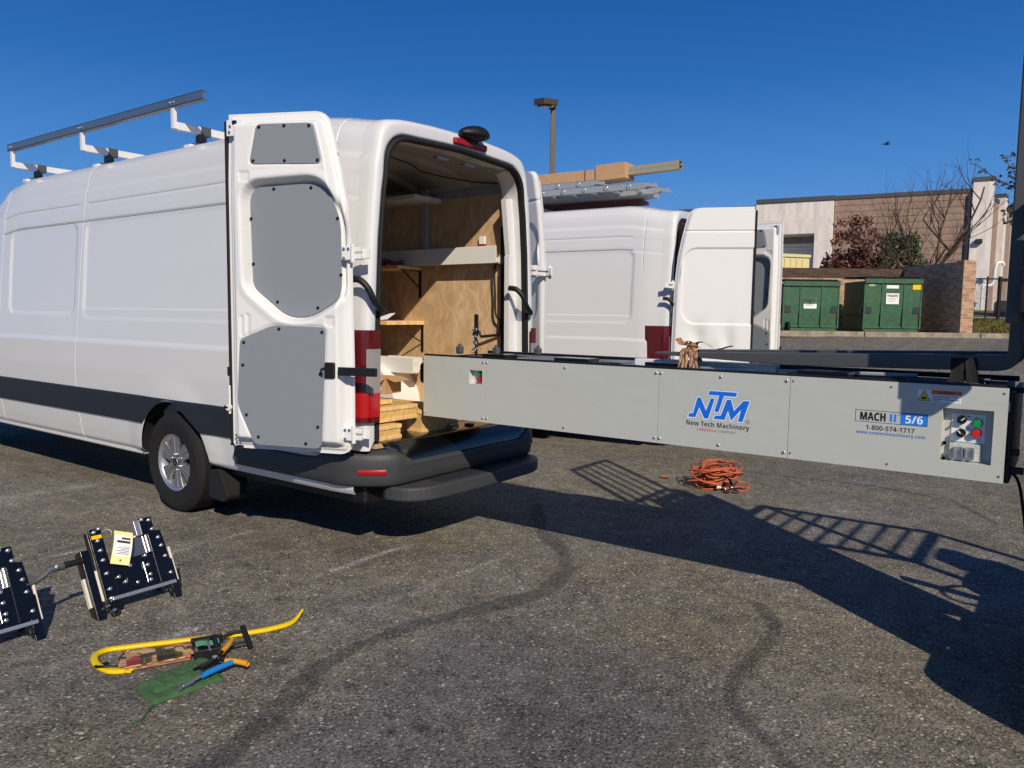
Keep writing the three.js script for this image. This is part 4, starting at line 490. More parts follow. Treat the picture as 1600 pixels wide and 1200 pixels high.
// ---------- things lying on the asphalt ----------
function makeShear(label, x, z, tagged) {
  const t = thing('gutter_shear', label, 'machine part', [x, 0, z], 0, 'black gutter shears leaning on the ground'); const c = Math.cos(28 * R), s = Math.sin(28 * R);
  t.quaternion.setFromRotationMatrix(new THREE.Matrix4().makeBasis(V(0, 0, -1), V(-s, c, 0), V(c, s, 0)));
  const P = (n, g, m) => mk(n, g, m, t);
  P('side_channel', [b2(-.042, .002, -.02, .385, -.02, .0, .003), b2(-.042, -.034, -.02, .385, -.07, -.02)], M.gloss); P('side_channel', [b2(.385, .43, -.0, .23, -.02, 0, .003), b2(.422, .43, 0, .23, -.07, -.02)], M.gloss);
  P('upright_plate', [b2(.028, .092, .04, .49, -.016, .0, .003), b2(.016, .028, .04, .48, -.05, -.004, .002), b2(.020, .026, .04, .48, .0, .012, .001)], M.gloss);
  P('upright_plate', extr(shape([[.335, .29], [.335, .40], [.305, .40], [.305, .495], [.378, .495], [.378, .41], [.41, .405], [.425, .11], [.335, .11]]), .014, .002).translate(0, 0, -.014), M.gloss);
  P('face_plate', extr(shape([[.0925, .09], [.0925, .30], [.13, .285], [.36, .295], [.36, .41], [.41, .40], [.415, .09]].slice(0, 4).concat([[.334, .294], [.334, .09]])), .012, .002).translate(0, 0, -.016), M.gloss);
  P('blade', b2(.18, .335, .27, .41, -.034, -.028, .001), new THREE.MeshStandardMaterial({ color: 0x8d9093, roughness: .35, metalness: .85 }));
  P('blade_guide', [rod([.328, .30, -.02], [.328, .40, -.02], .006), rod([.314, .30, -.03], [.314, .40, -.03], .006)], M.bolt);
  P('upright_block', b2(.275, .307, .40, .488, -.05, -.004, .003), M.alu);
  P('wear_strip', b2(-.006, .018, .095, .265, -.028, -.004, .003), std('nylon', 0xd9d4c4, .6)); P('wear_strip', b2(-.055, -.043, .08, .24, -.05, -.02, .002), M.nylon); P('wear_strip', b2(.431, .443, .10, .30, -.04, -.012, .002), M.nylon);
  P('front_bar', b2(.05, .41, .082, .102, .004, .02, .003), M.alu); P('round_cover', cyl(.055, .012, 28).rotateX(Math.PI / 2).translate(.21, .17, .002), M.gloss); P('slide_rod', rod([.262, .13, .004], [.262, .245, .004], .005), M.bolt);
  const bolt = merge([cyl(.0105, .007, 12).rotateX(Math.PI / 2).translate(0, 0, .0035), new THREE.SphereGeometry(.0105, 12, 6, 0, 6.3, 0, 1.57).scale(1, .6, 1).rotateX(Math.PI / 2).translate(0, 0, .006)]);
  for (const [a, b] of [[.05, .47], [.08, .485], [.06, .42], [.06, .365], [.06, .31], [.06, .235], [.055, .15], [.05, .10], [.12, .30], [.115, .20], [.145, .165], [.205, .145], [.285, .28], [.285, .225], [.285, .17], [.28, .14], [.19, .245], [.19, .285], [.32, .485], [.36, .475], [.365, .42], [.385, .365], [.39, .315], [.395, .25], [.40, .15]]) { const m = mk('bolt', bolt, M.bolt, t); m.position.set(a, b, 0); }
  for (const a of [.06, .39]) P('rear_prop', bar([a, .35, -.02], [a, .092, -.162], .03, .02), M.black);
  P('foot_bolt', [rod([.03, .03, .0], [.03, .03, .05], .008), rod([.012, .06, .0], [.012, .06, .04], .006)], M.steel); P('foot_knob', [rb(.04, .04, .03, .05, .02, .0, .006), rb(.03, .03, .03, .37, .05, .01, .006)], M.black);
  if (tagged) { const pap = canvas(256, 384, (q) => { q.fillStyle = '#efe9a0'; q.fillRect(0, 0, 256, 384); q.fillStyle = '#f4f4f2'; q.fillRect(14, 92, 228, 236); q.fillStyle = '#33363c'; for (let k = 0; k < 6; k++) q.fillRect(30, 112 + k * 16, [170, 140, 180, 120, 165, 90][k], 6); q.fillRect(30, 236, 180, 30); q.fillRect(30, 280, 120, 26); q.fillStyle = '#555'; q.beginPath(); q.arc(128, 44, 13, 0, 7); q.fill(); });
    P('paper_tag', at(grid(5, 9, (i, j) => [(i / 4 - .5) * .10, (j / 8 - .5) * .19, .012 * Math.sin(j * .5)]), .165, .35, .02, -.1, 0, 2.75), new THREE.MeshStandardMaterial({ map: pap, roughness: .8, side: THREE.DoubleSide })); P('warning_sticker', b2(.03, .086, .432, .452, .0005, .002), M.yellow); P('tag_wire', tube([[.085, .46, .01], [.11, .47, .02], [.13, .45, .03], [.125, .43, .025]], .0015, 20, 5), M.steel); }
  return t;
}
makeShear('black bolted steel gutter shear with a pale yellow paper tag', -4.03, -1.92, true); makeShear('black bolted steel gutter shear without a tag beside the hose', -4.02, -1.19, false);
{ const t = thing('hydraulic_hose', 'grey hydraulic hose and coupling linking the two black shears', 'hose', [-4.16, .25, -1.72]); mk('hose', tube([[0, -.005, .13], [-.02, .0, .07], [-.02, .03, .015], [-.02, .04, 0]], .014, 24, 10), std('hoseGrey', 0x4f544f, .6), t); mk('coupling', rod([-.02, .04, .012], [-.02, .045, -.06], .019, 14), M.darkgrey, t); mk('hex_nut', rod([-.02, .038, .022], [-.02, .041, .0], .021, 6), M.steel, t); mk('sleeve', rod([-.02, .045, -.06], [-.02, .048, -.155], .017, 12), M.black, t); mk('fitting', new THREE.SphereGeometry(.015, 14, 10).translate(-.005, .052, -.02), M.bolt, t); }
// yellow pry bar
{ const p = [[-3.345, -1.67], [-3.401, -1.626], [-3.503, -1.619], [-3.603, -1.658], [-3.627, -1.717], [-3.579, -1.8], [-3.5, -1.916], [-3.383, -2.082], [-3.286, -2.225], [-3.22, -2.357], [-3.203, -2.463], [-3.239, -2.566]].map(([x, z]) => V(x, .016, z)), cv = new THREE.CatmullRomCurve3(p), n = 90, sec = [[-.5, -1], [.5, -1], [1, -.5], [1, .5], [.5, 1], [-.5, 1], [-1, .5], [-1, -.5], [-.5, -1]];
  const g = grid(sec.length, n, (i, j) => { const t = j / (n - 1), c = cv.getPointAt(t), d = cv.getTangentAt(t), nn = V(-d.z, 0, d.x).normalize(); const w = .0165 * (t > .9 ? lerp(1, .35, (t - .9) / .1) : 1) * (t < .06 ? 1.25 : 1), h = .011 * (t > .9 ? lerp(1, .4, (t - .9) / .1) : 1); const lift = t > .9 ? .03 * ((t - .9) / .1) ** 2 : 0; const [a, b] = sec[i]; return [c.x + nn.x * a * w, .013 + b * h + lift, c.z + nn.z * a * w]; });
  const t = thing('pry_bar', 'yellow hooked wrecking bar lying on the asphalt', 'pry bar', [0, 0, 0]); const e = cv.getPointAt(0), ed = cv.getTangentAt(0); mk('bar', g, M.yellow, t); mk('claw', merge([-1, 1].map(s => at(rb(.035, .012, .011, 0, 0, 0, .003), e.x + -ed.x * -.0 - ed.x * .012 + s * .010 * ed.z, .014, e.z - ed.z * .012 - s * .010 * ed.x, 0, Math.atan2(-ed.z, ed.x), 0))), M.yellow, t); }
// camouflage ratchet strap bundle
{ const cx = -3.352, cz = -1.815, dx = .13, dz = -.263, L = Math.hypot(dx, dz), ry = Math.atan2(-dz, dx); const t = thing('ratchet_strap', 'rolled camouflage ratchet strap with a black ratchet buckle', 'strap', [cx, 0, cz], ry);
  for (let k = 0; k < 4; k++) mk('webbing_fold', grid(14, 3, (i, j) => { const u = (i / 13 - .5) * (L + .02 - k * .006); return [u, .036 + k * .0035 + .0012 * Math.sin(i * .6 + k), (j / 2 - .5) * (.15 - k * .012) + .003 * Math.sin(k * 2 + i * .3), u * 1.6, j * .13]; }), M.camo, t);
  mk('webbing_core', rb(L, .03, .14, 0, .018, 0, .01), M.camo, t);
  const rt = mk('ratchet_frame', [b2(.155, .30, .005, .05, .075, .085, .004), b2(.155, .30, .005, .05, -.085, -.075, .004), rod([.19, .03, -.08], [.19, .03, .08], .012), rod([.26, .04, -.08], [.26, .04, .08], .014), b2(.16, .24, .045, .055, -.07, -.03, .003)], M.black, t); mk('ratchet_wire', [rod([.225, .04, -.09], [.225, .05, .09], .006)], M.steel, rt);
  mk('ratchet_handle', [tube([[.30, .04, .07], [.35, .05, .075], [.40, .05, .07]], .006, 16, 6), tube([[.30, .04, -.07], [.35, .05, -.075], [.40, .05, -.07]], .006, 16, 6), rod([.40, .05, -.11], [.40, .05, .11], .014, 12)], M.black, t);
  mk('strap_tail', tube([[-.15, .02, .03], [-.22, .03, .02], [-.25, .02, -.02], [-.2, .015, -.05]], .006, 24, 6), M.black, t); mk('green_webbing', at(grid(8, 3, (i, j) => [i * .015, .004 * Math.sin(i), (j - 1) * .03]), .17, .048, 0), std('greenWeb', 0x5d9a78, .8), t); }
// folded green cloth pouch
std('greenCloth', 0x3d5e3a, .95); 
{ const pts = [[-3.184, -1.635], [-3.181, -1.696], [-3.215, -1.976], [-3.138, -1.951], [-2.947, -1.908], [-2.942, -1.836], [-2.972, -1.584], [-3.112, -1.618]]; const A = [-3.19, -1.63], B = [-3.215, -1.985], Cc = [-2.94, -1.90], D = [-2.972, -1.58];
  const g = (k, lift) => grid(34, 28, (i, j) => { const u = i / 33, v = j / 27; const x = lerp(lerp(A[0], B[0], u), lerp(D[0], Cc[0], u), v), z = lerp(lerp(A[1], B[1], u), lerp(D[1], Cc[1], u), v); const n = N3(x * 14, z * 14, k), m = N3(x * 5 + 3, z * 22, k + 4); const e = ss(0, .06, Math.min(u, v, 1 - u, 1 - v)); return [x + .008 * n, .004 + lift + e * (.012 + .011 * n + .012 * Math.abs(m)), z + .008 * m]; });
  const t = thing('tool_pouch', 'folded green cloth tool pouch spread on the ground', 'pouch', [0, 0, 0]); mk('cloth', g(1, 0), M.greenCloth, t); mk('flap', at(g(7, .011).scale(.55, 1, .7).translate(-1.40, 0, -.52), 0, 0, 0), M.greenCloth, t); mk('drawstring', tube([[-2.97, .008, -1.59], [-2.93, .008, -1.54], [-2.90, .006, -1.50], [-2.90, .006, -1.46]], .004, 20, 5), M.greenCloth, t); }
// tin snips
{ const t = thing('tin_snips', 'tin snips with open orange-yellow handles on the green pouch', 'snips', [-3.06, .045, -1.93], 0); std('snipGrip', 0xd9971a, .5); std('snipSteel', 0x2c2d2f, .4, .7);
  mk('jaw', extr(shape([[0, -.012], [.0, .012], [-.06, .014], [-.115, .002], [-.06, -.010]]), .008, .001).rotateX(-Math.PI / 2).rotateY(-1.45 + Math.PI).translate(0, 0, .0), M.snipSteel, t); mk('jaw', extr(shape([[0, -.012], [.0, .012], [-.06, .010], [-.115, -.004], [-.06, -.014]]), .008, .001).rotateX(-Math.PI / 2).rotateY(-1.15 + Math.PI).translate(0, .009, .0), M.snipSteel, t);
  mk('pivot_bolt', cyl(.011, .022, 12).translate(0, .01, 0), M.bolt, t); for (const [x1, z1, b] of [[-.13, -.175, .02], [.155, -.065, .03]]) { mk('handle_arm', tube([[0, .006, 0], [x1 * .2, .006, z1 * .2], [x1 * .38, .006, z1 * .4]], .007, 14, 6), M.snipSteel, t); mk('handle_grip', tube([[x1 * .32, .006, z1 * .35], [x1 * .6, .008, z1 * .68], [x1 * .85, .006, z1 * .9], [x1, .004, z1]], .0125, 24, 8), M.snipGrip, t); } mk('return_spring', new THREE.TorusGeometry(.02, .003, 6, 20, 4).rotateX(Math.PI / 2).translate(.01, .008, -.05), M.snipSteel, t); }
{ const t = thing('crimping_tool', 'hand tool with blue grip and silver shaft across the pouch edge', 'tool', [-2.97, .046, -1.81]); std('blueGrip', 0x1279c9, .45); mk('grip', tube([[.0, 0, 0], [-.003, .004, -.08], [-.006, .004, -.175]], .0125, 20, 10), M.blueGrip, t); mk('shaft', rod([0, 0, .005], [.002, -.006, .06], .006), M.bolt, t); mk('jaw', [rod([.002, -.006, .045], [.002, -.01, .09], .0095), rod([.002, -.01, .088], [.004, -.018, .115], .006, 8, .010)], M.steel, t); }
// heap of orange extension cord
{ const t = thing('cord_heap', 'tangled heap of orange extension cord with a black strap and ring', 'cord', [-2.70, 0, -7.02], .6); t.scale.setScalar(.9); const r = rng(21); std('cordOrange', 0xbd5f38, .5); std('cordDark', 0x7e3a26, .5);
  for (let k = 0; k < 34; k++) { const rx = .11 + r() * .12, rz = .08 + r() * .10, cy = .02 + .21 * Math.pow(r(), .8), ox = (r() - .5) * .14, oz = (r() - .5) * .12, ph = r() * 6.28, ti = (r() - .5) * 1.6, t2 = (r() - .5) * 1.2, tw = (r() - .5) * 1.2, pts = []; for (let q = 0; q < 12; q++) { const a = q / 12 * 6.283, x = rx * Math.cos(a), z = rz * Math.sin(a), X = x * Math.cos(tw) - z * Math.sin(tw), Z = x * Math.sin(tw) + z * Math.cos(tw); pts.push([ox + X, Math.max(.009 + .008 * r(), cy + X * ti * .4 + Z * t2 + .015 * (r() - .5)), oz + Z]); } mk('cord_loop', tube(pts, .0078, 44, 6, true), k % 4 == 3 ? M.cordDark : M.cordOrange, t); }
  mk('cord_loop', tube([[.18, .02, .0], [.27, .06, -.03], [.36, .05, .0], [.35, .02, .05], [.25, .012, .05], [.18, .012, .04]], .0078, 40, 6, true), M.cordOrange, t); mk('cord_loop', tube([[.15, .02, .10], [.24, .03, .08], [.31, .03, .12], [.27, .012, .19], [.19, .012, .18]], .0078, 40, 6, true), M.cordOrange, t);
  const st = mk('strap', [at(grid(10, 3, (i, j) => { const a = i / 9 * 2.2; return [.09 * Math.sin(a) * .5 + i * .008, .13 * Math.cos(a * .8) * 1 + .01, (j / 2 - .5) * .06]; }), .06, .012, .16, 0, .5, 0), at(grid(8, 3, (i, j) => [i * .025, .10 - i * .013, (j / 2 - .5) * .05]), .05, .01, .18, 0, -.7, 0)], M.rubber, t); mk('ring', at(new THREE.TorusGeometry(.036, .004, 8, 28), .09, .045, .24, -.3, -.5, 0), M.bolt, t); mk('plug', [rb(.05, .026, .03, .0, .05, .2, .006)], M.nylon, t); mk('plug', [rb(.05, .03, .03, .06, .018, .27, .006)], M.black, t); }
// fallen leaf and scraps
{ const r = rng(9); const leaf = (n, x, z, s, c, label, grp) => { const g = grid(7, 7, (i, j) => { const u = i / 6 * 2 - 1, v = j / 6 * 2 - 1, w = 1 - .55 * v * v; return [u * s * w, .006 + .018 * u * u * s * 20 * .4 + .006 * v, v * s * 1.25]; }); const o = mk(n, g.rotateY(r() * 6).translate(x, groundY(x, z), z), c); tag(o, label, 'leaf', grp); }; std('leafOrange', 0xc2703a, .8); leaf('fallen_leaf', -3.267, -7.122, .05, M.leafOrange, 'single orange fallen leaf beside the cord heap'); }
// ---------- second van with loaded roof ----------
const van2 = makeVan('white cargo van with ladders on its roof and a dented open door', [-3.88, 0, -9.25], 4.0 * R, { doors: [67, 77], bare: true, hx: .06, rightSeal: false, dents: [[.28, 1.40, .09, .14, .035], [.62, 1.36, .07, .16, .028], [.45, 1.25, .2, .08, .012]] });
makeRack(van2, false);
{ const y0 = 3.125, SH = -.55, c = Math.cos(4 * R), s = Math.sin(4 * R); const W = (x, z) => [-3.88 + (x + SH) * c + z * s, -9.25 - (x + SH) * s + z * c];
  const ladder = (label, z, y, x0, x1, w, h) => { const [wx, wz] = W(x0, z); const t = thing('extension_ladder', label, 'ladder', [wx, y, wz], 4 * R, 'ladders on the far van roof'); const L = x1 - x0; for (const q of [w / 2, -w / 2]) mk('rail', [b2(0, L, 0, h, q - .003, q + .003), b2(0, L, h - .006, h, q - .025, q + .003), b2(0, L, 0, .006, q - .025, q + .003)], M.ladderAlu ??= new THREE.MeshStandardMaterial({ color: 0xaeb2b4, roughness: .45, metalness: .35 }), t); for (let k = 0; k < Math.floor(L / .305); k++) { mk('rung', rod([L - .25 - k * .305, h * .52, -w / 2 - .01], [L - .25 - k * .305, h * .52, w / 2 + .012], .024, 14), M.ladderAlu, t); mk('rung_end', new THREE.TorusGeometry(.026, .006, 6, 20).translate(L - .25 - k * .305, h * .52, w / 2 + .006), M.bolt, t); } for (const q of [w / 2, -w / 2]) mk('ladder_foot', [at(rb(.16, .012, .07, .06, 0, 0, .004), L + .02, h * .3, q, 0, 0, -.15), bar([L - .08, h * .5, q], [L + .12, h * .35, q], .05, .012, V(0, 0, 1))], M.ladderAlu, t); return t; };
  ladder('aluminium extension ladder lowest on the far van rack', .40, y0 + .045, -5.2, .10, .42, .085); ladder('shorter aluminium ladder stacked under the cardboard carton', .36, y0 + .135, -5.2, -.62, .40, .08);
  { const [wx, wz] = W(-3.2, .30); const t = thing('long_cardboard_box', 'long brown cardboard carton tied on the far van roof', 'box', [wx, y0 + .225, wz], 4 * R); const q = mk('carton', uvBox(rb(5.9 - .3, .15, .24, 0, .075, 0, .008), 1), M.cardboard, t); mk('carton_end', at(uvBox(rb(.42, .20, .28, 0, .1, 0, .008), 1), 2.72, .0, 0, 0, 0, .03), M.cardboard, t); mk('tape_strap', [rb(.012, .156, .246, 2.35, .076, 0, .003)], M.black, t); mk('handwriting', new THREE.PlaneGeometry(.62, .12).translate(.62, .078, .1215), new THREE.MeshStandardMaterial({ transparent: true, roughness: .85, map: canvas(512, 100, (c) => { c.clearRect(0, 0, 512, 100); c.strokeStyle = '#2a201a'; c.lineWidth = 6; c.beginPath(); let x = 20; c.moveTo(x, 50); for (let k = 0; k < 18; k++) { c.bezierCurveTo(x + 6, 20 + (k * 37 % 17), x + 16, 28, x + 12, 56); c.bezierCurveTo(x + 12, 72, x + 22, 60, x + 24, 48); x += 24; } c.stroke(); c.beginPath(); c.moveTo(230, 56); c.bezierCurveTo(240, 100, 200, 104, 190, 90); c.stroke(); c.fillStyle = '#2a201a'; c.fillRect(300, 76, 130, 8); }) }), t); }
  { const [wx, wz] = W(-.22, .30); const t = thing('downspout_bundle', 'beige metal downspout end poking out of the carton', 'downspout', [wx, y0 + .28, wz], 4 * R); t.rotation.z = .03; for (let k = 0; k < 2; k++) mk('downspout', [b2(-.4, .62, .0 + k * .052, .003 + k * .052, -.06, .06), b2(-.4, .62, .047 + k * .052, .05 + k * .052, -.06, .06), b2(-.4, .62, .003 + k * .052, .047 + k * .052, .057, .06), b2(-.4, .62, .003 + k * .052, .047 + k * .052, -.06, -.057)], M.spout ??= new THREE.MeshStandardMaterial({ color: 0xa79f8a, roughness: .5, metalness: .2 }), t); mk('cap', rb(.05, .045, .06, -.12, .13, 0, .015), M.black, t); }
  { const [wx, wz] = W(-1.6, -.3); tag(mk('red_plank', rb(2.6, .05, .28, 0, .025, 0, .006).rotateY(4 * R).translate(wx, y0, wz), std('redWood', 0x6e3a30, .7)), 'dull red plank under the ladders on the far rack', 'plank'); }
  { const [wx, wz] = W(-1.3, -.1); tag(mk('aluminium_walk_plank', [rb(2.4, .07, .35, 0, .035, 0, .004).rotateY(4 * R).translate(wx, y0 + .052, wz)], M.ladderAlu), 'aluminium walk plank beneath the ladders on the far rack', 'plank'); }
  for (const [x, lab] of [[-1.95, 'black tie strap hugging the load nearer the far van front'], [-1.72, 'black tie strap round ladders and carton on the far van']]) { const [wx, wz] = W(x, .4); const t = tag(mk('tie_strap', [tube([[0, 3.06, .24], [-.02, 3.2, .245], [.03, 3.34, .225], [.06, 3.49, .1], [.05, 3.51, -.1]], .011, 40, 6)].map(g => g.rotateY(4 * R).translate(wx, 0, wz)), M.black), lab, 'strap'); }
}
// ---------- background: kerb, dumpsters, buildings, trees (frame turned 36.1 degrees: X across, D away) ----------
const FA = 36.1 * R, cw = (X, D) => [.808 * X - .589 * D, -.589 * X - .808 * D];
const T8 = (name, label, cat, X, y, D, grp, turn = 0) => { const [x, z] = cw(X, D); return thing(name, label, cat, [x, y, z], FA + turn, grp); };
const GB = 1.17;
{ const n = pnoise(128, 81), m = pnoise(16, 82); const concrete = tex(512, 512, (x, y) => { const v = 172 + 44 * (n(x / 4, y / 4) - .5) + 40 * (m(x / 32, y / 32) - .5); return [v, v * .965, v * .9]; }); M.concrete = new THREE.MeshStandardMaterial({ map: concrete, roughness: .9, color: 0xd8d0c2 });
  M.stucco = new THREE.MeshStandardMaterial({ map: tex(512, 512, (x, y) => { const v = 226 + 20 * (n(x / 4, y / 4) - .5) + 24 * (m(x / 32, y / 128) - .5) + 14 * (n(x / 3, y / 64) - .5); return [v, v * .985, v * .965]; }), roughness: .9, color: 0xfaf6f2 });
  M.block = new THREE.MeshStandardMaterial({ map: tex(512, 512, (x, y) => { const v = 165 + 46 * (n(x / 3, y / 3) - .5) + 26 * (m(x / 32, y / 32) - .5); return [v + 14, v * .88 + 14, v * .80 + 14]; }), roughness: .95, color: 0xd8cfc8 });
  const b = (dark) => tex(512, 512, (x, y) => { const ch = 512 / 13, row = Math.floor(y / ch), bw = 128, off = row % 2 * 64, cx = Math.floor((x + off) / bw), fy = y - row * ch, fx = (x + off) - cx * bw; const mort = fy < 5 || fx < 5; const h = ((cx & 3) * 7919 + row * 104729) % 97 / 97; let v = mort ? 178 : 176 + 50 * (h - .5); v += 40 * (n(x / 4, y / 4) - .5); if (dark) v *= .45; return mort ? [v, v * .93, v * .84] : [v, v * .80, v * .64]; });
  M.brick = new THREE.MeshStandardMaterial({ map: b(0), roughness: .92 }); M.brickDark = new THREE.MeshStandardMaterial({ map: b(1), roughness: .95 });
  M.grass = new THREE.MeshStandardMaterial({ map: tex(512, 512, (x, y) => { const v = n(x / 3, y / 3), q = m(x / 32, y / 32), k = 50 + 50 * v + 40 * q; return [k * .98, k * .95, k * .52]; }), roughness: 1 }); }
{ // kerb in lengths, pad, verge
  const k = new THREE.Group(); k.name = 'kerb'; const [x, z] = cw(0, 20.3); k.position.set(x, GB - .03, z); k.rotation.y = FA; scene.add(k); struct(k, 'pale concrete kerb along the lot edge');
  for (let q = 0; q < 9; q++) mk('kerb_stone', uvBox(rb(3.03, .16, .2, 1.6 + q * 3.05, .08, 0, .02), .5), M.concrete, k);
  const [px, pz] = cw(8.2, 23.1); struct(mk('concrete_pad', uvBox(bx(8.6, .12, 5.4), .5).rotateY(FA).translate(px, GB + .045, pz), M.concrete));
  const g = grid(60, 24, (i, j) => { const X = 12.55 + i * .5, D = 20.4 + j * .5, [a, b] = cw(X, D); return [a, GB + .08 + .07 * (D - 20.4) + .03 * N3(a * 1.5, b * 1.5, 3), b, X, D]; }); struct(mk('grass_verge', g, M.grass));
  const r = rng(31), bl = []; const base = new THREE.PlaneGeometry(.03, .06).translate(0, .03, 0); const inst = new THREE.InstancedMesh(base, new THREE.MeshStandardMaterial({ color: 0x66633a, roughness: 1, side: THREE.DoubleSide }), 5200); const o = new THREE.Object3D(); for (let i = 0; i < 5200; i++) { const X = 12.7 + r() * 8, D = 20.5 + r() * 6, [a, b] = cw(X, D); o.position.set(a, GB + .08 + .07 * (D - 20.4), b); o.rotation.set((r() - .5) * .8, r() * 6, (r() - .5) * .8); o.scale.setScalar(.6 + r() * .8); o.updateMatrix(); inst.setMatrixAt(i, o.matrix); inst.setColorAt(i, new THREE.Color().setRGB(.5 + r() * .7, .55 + r() * .5, .3 + r() * .3)); } inst.name = 'grass_blades'; inst.userData.kind = 'stuff'; inst.userData.label = 'dry olive grass blades on the verge'; scene.add(inst);
}
// brick enclosure
{ const t = T8('brick_enclosure', 'brick dumpster enclosure wall with a dark stained top course', 'wall', 0, GB + .1, 24.2); mk('back_wall', uvBox(b2(4.6, 12.55, 0, 1.62, -.12, .12), 1), M.brick, t); mk('back_coping', uvBox(b2(4.6, 12.55, 1.62, 1.92, -.13, .13), 1), M.brickDark, t); mk('side_wall', uvBox(b2(12.1, 12.36, 0, 1.95, .12, 3.05), 1), M.brick, t); mk('end_pier', uvBox(b2(12.06, 12.40, -.02, 1.97, 3.05, 3.4, .01), 1), M.brick, t); }
// dumpsters
M.dumpGreen = new THREE.MeshStandardMaterial({ roughness: .6, map: (() => { const n = pnoise(64, 91), m = pnoise(16, 92), q = pnoise(128, 93); return tex(512, 512, (x, y) => { const rust = Math.max(0, n(x / 8, y / 22) * .7 + m(x / 32, y / 60) * .6 - .82) * 2.6, k = .85 + .25 * q(x / 4, y / 4) + .15 * (m(x / 32, y / 32) - .5); return [lerp(46 * k, 92, clamp(rust)), lerp(94 * k, 62, clamp(rust)), lerp(64 * k, 46, clamp(rust))]; }); })() });
function dumpster(label, X, D, w, h, second) {
  const t = T8('dumpster', label, 'dumpster', X, GB + .106, D, 'green dumpsters in the brick enclosure'); const d = 1.4, P = (n, g, m = M.dumpGreen) => mk(n, g, m, t);
  P('bin_body', uvBox(extr(shape([[-d / 2, .06], [d / 2 - .05, .06], [d / 2, h * .55], [d / 2, h - .06], [-d / 2, h - .06]]), w - .1, .008).rotateY(-Math.PI / 2).translate(w / 2 - .05, 0, 0), .6)); P('top_rim', uvBox(b2(-w / 2, w / 2, h - .13, h, d / 2 - .02, d / 2 + .05, .01), .6)); P('base_skid', uvBox(b2(-w / 2 + .04, w / 2 - .04, 0, .09, -d / 2, d / 2 - .03, .01), .6));
  for (const q of [-.19, .19]) P('panel_rib', uvBox(b2(q * w - .025, q * w + .025, .12, h - .14, d / 2 - .01, d / 2 + .025, .006), .6)); P('panel_rib', uvBox(b2(-w / 2 + .05, w / 2 - .05, .10, .15, d / 2 - .05, d / 2 + .0, .006), .6));
  for (const s of [-1, 1]) { P('fork_pocket', uvBox(b2(s * (w / 2 - .05), s * (w / 2 + .05), .50, .70, -d / 2 + .1, d / 2 - .1, .01), .6)); P('corner_post', uvBox(b2(s * (w / 2 - .045), s * (w / 2), .08, h - .1, d / 2 - .06, d / 2 + .012, .006), .6)); P('lift_loop', tube([[s * (w / 2 - .02), .75, d / 2], [s * (w / 2 + .07), .72, d / 2 + .02], [s * (w / 2 + .07), .5, d / 2 + .02], [s * (w / 2 - .02), .47, d / 2]], .013, 20, 6), M.black); P('black_patch', b2(s * (w / 2 - .13) - .10, s * (w / 2 - .13) + .10, .52, .70, d / 2 + .002, d / 2 + .004), M.trim); }
  for (const s of [-1, 1]) { const l = P('lid', at(rb(w / 2 - .02, .03, d + .05, 0, 0, 0, .01), s * w / 4, h + .04, 0, .03), M.rubber); for (let k = 0; k < 6; k++) mk('lid_rib', at(rb(.05, .045, d + .04, 0, 0, 0, .015), s * w / 4 + (k - 2.5) * w / 13, h + .06, 0, .03), M.rubber, l); }
  P('notice', new THREE.PlaneGeometry(.36, .30).translate(second ? -.02 : -.02, second ? .93 : .78, d / 2 + (second ? .004 : -.02) + .02), new THREE.MeshStandardMaterial({ roughness: .7, map: canvas(256, 212, (c) => { c.fillStyle = '#e9ebe8'; c.fillRect(0, 0, 256, 212); c.fillStyle = '#3b4a44'; for (let k = 0; k < 9; k++) c.fillRect(24 + k * 24, 22 + (k * 13 % 11), 16, 40 + (k * 17 % 13)); c.fillStyle = '#8a918d'; for (let k = 0; k < 3; k++) c.fillRect(30, 100 + k * 26, 196 - k * 30, 9); c.fillStyle = '#2f6b45'; if (!second) { c.beginPath(); c.ellipse(128, 84, 30, 46, .2, 0, 7); c.fill(); } }) }));
  if (second) { P('number_plate', new THREE.PlaneGeometry(.24, .07).translate(-.58, 1.30, d / 2 + .004), new THREE.MeshStandardMaterial({ roughness: .7, map: canvas(192, 56, (c) => { c.fillStyle = '#2d6a43'; c.fillRect(0, 0, 192, 56); c.fillStyle = '#e8e3b8'; c.font = 'bold 50px sans-serif'; c.fillText('62053', 14, 46); }) })); P('yellow_sticker', new THREE.PlaneGeometry(.24, .16).translate(.66, 1.27, d / 2 + .004), M.yellow); P('torn_sticker', new THREE.PlaneGeometry(.34, .09).translate(-.02, 1.26, d / 2 + .004), M.paper); }
  else P('caster', cyl(.13, .06, 20).rotateZ(Math.PI / 2).translate(-w / 2 + .15, .13, d / 2 + .05), M.rubber);
}
dumpster('green dumpster with a white torn notice and ribbed black lid', 8.32, 22.3, 1.58, 1.38, false); dumpster('taller green dumpster with a yellow sticker and number plate', 10.6, 22.3, 1.62, 1.48, true);
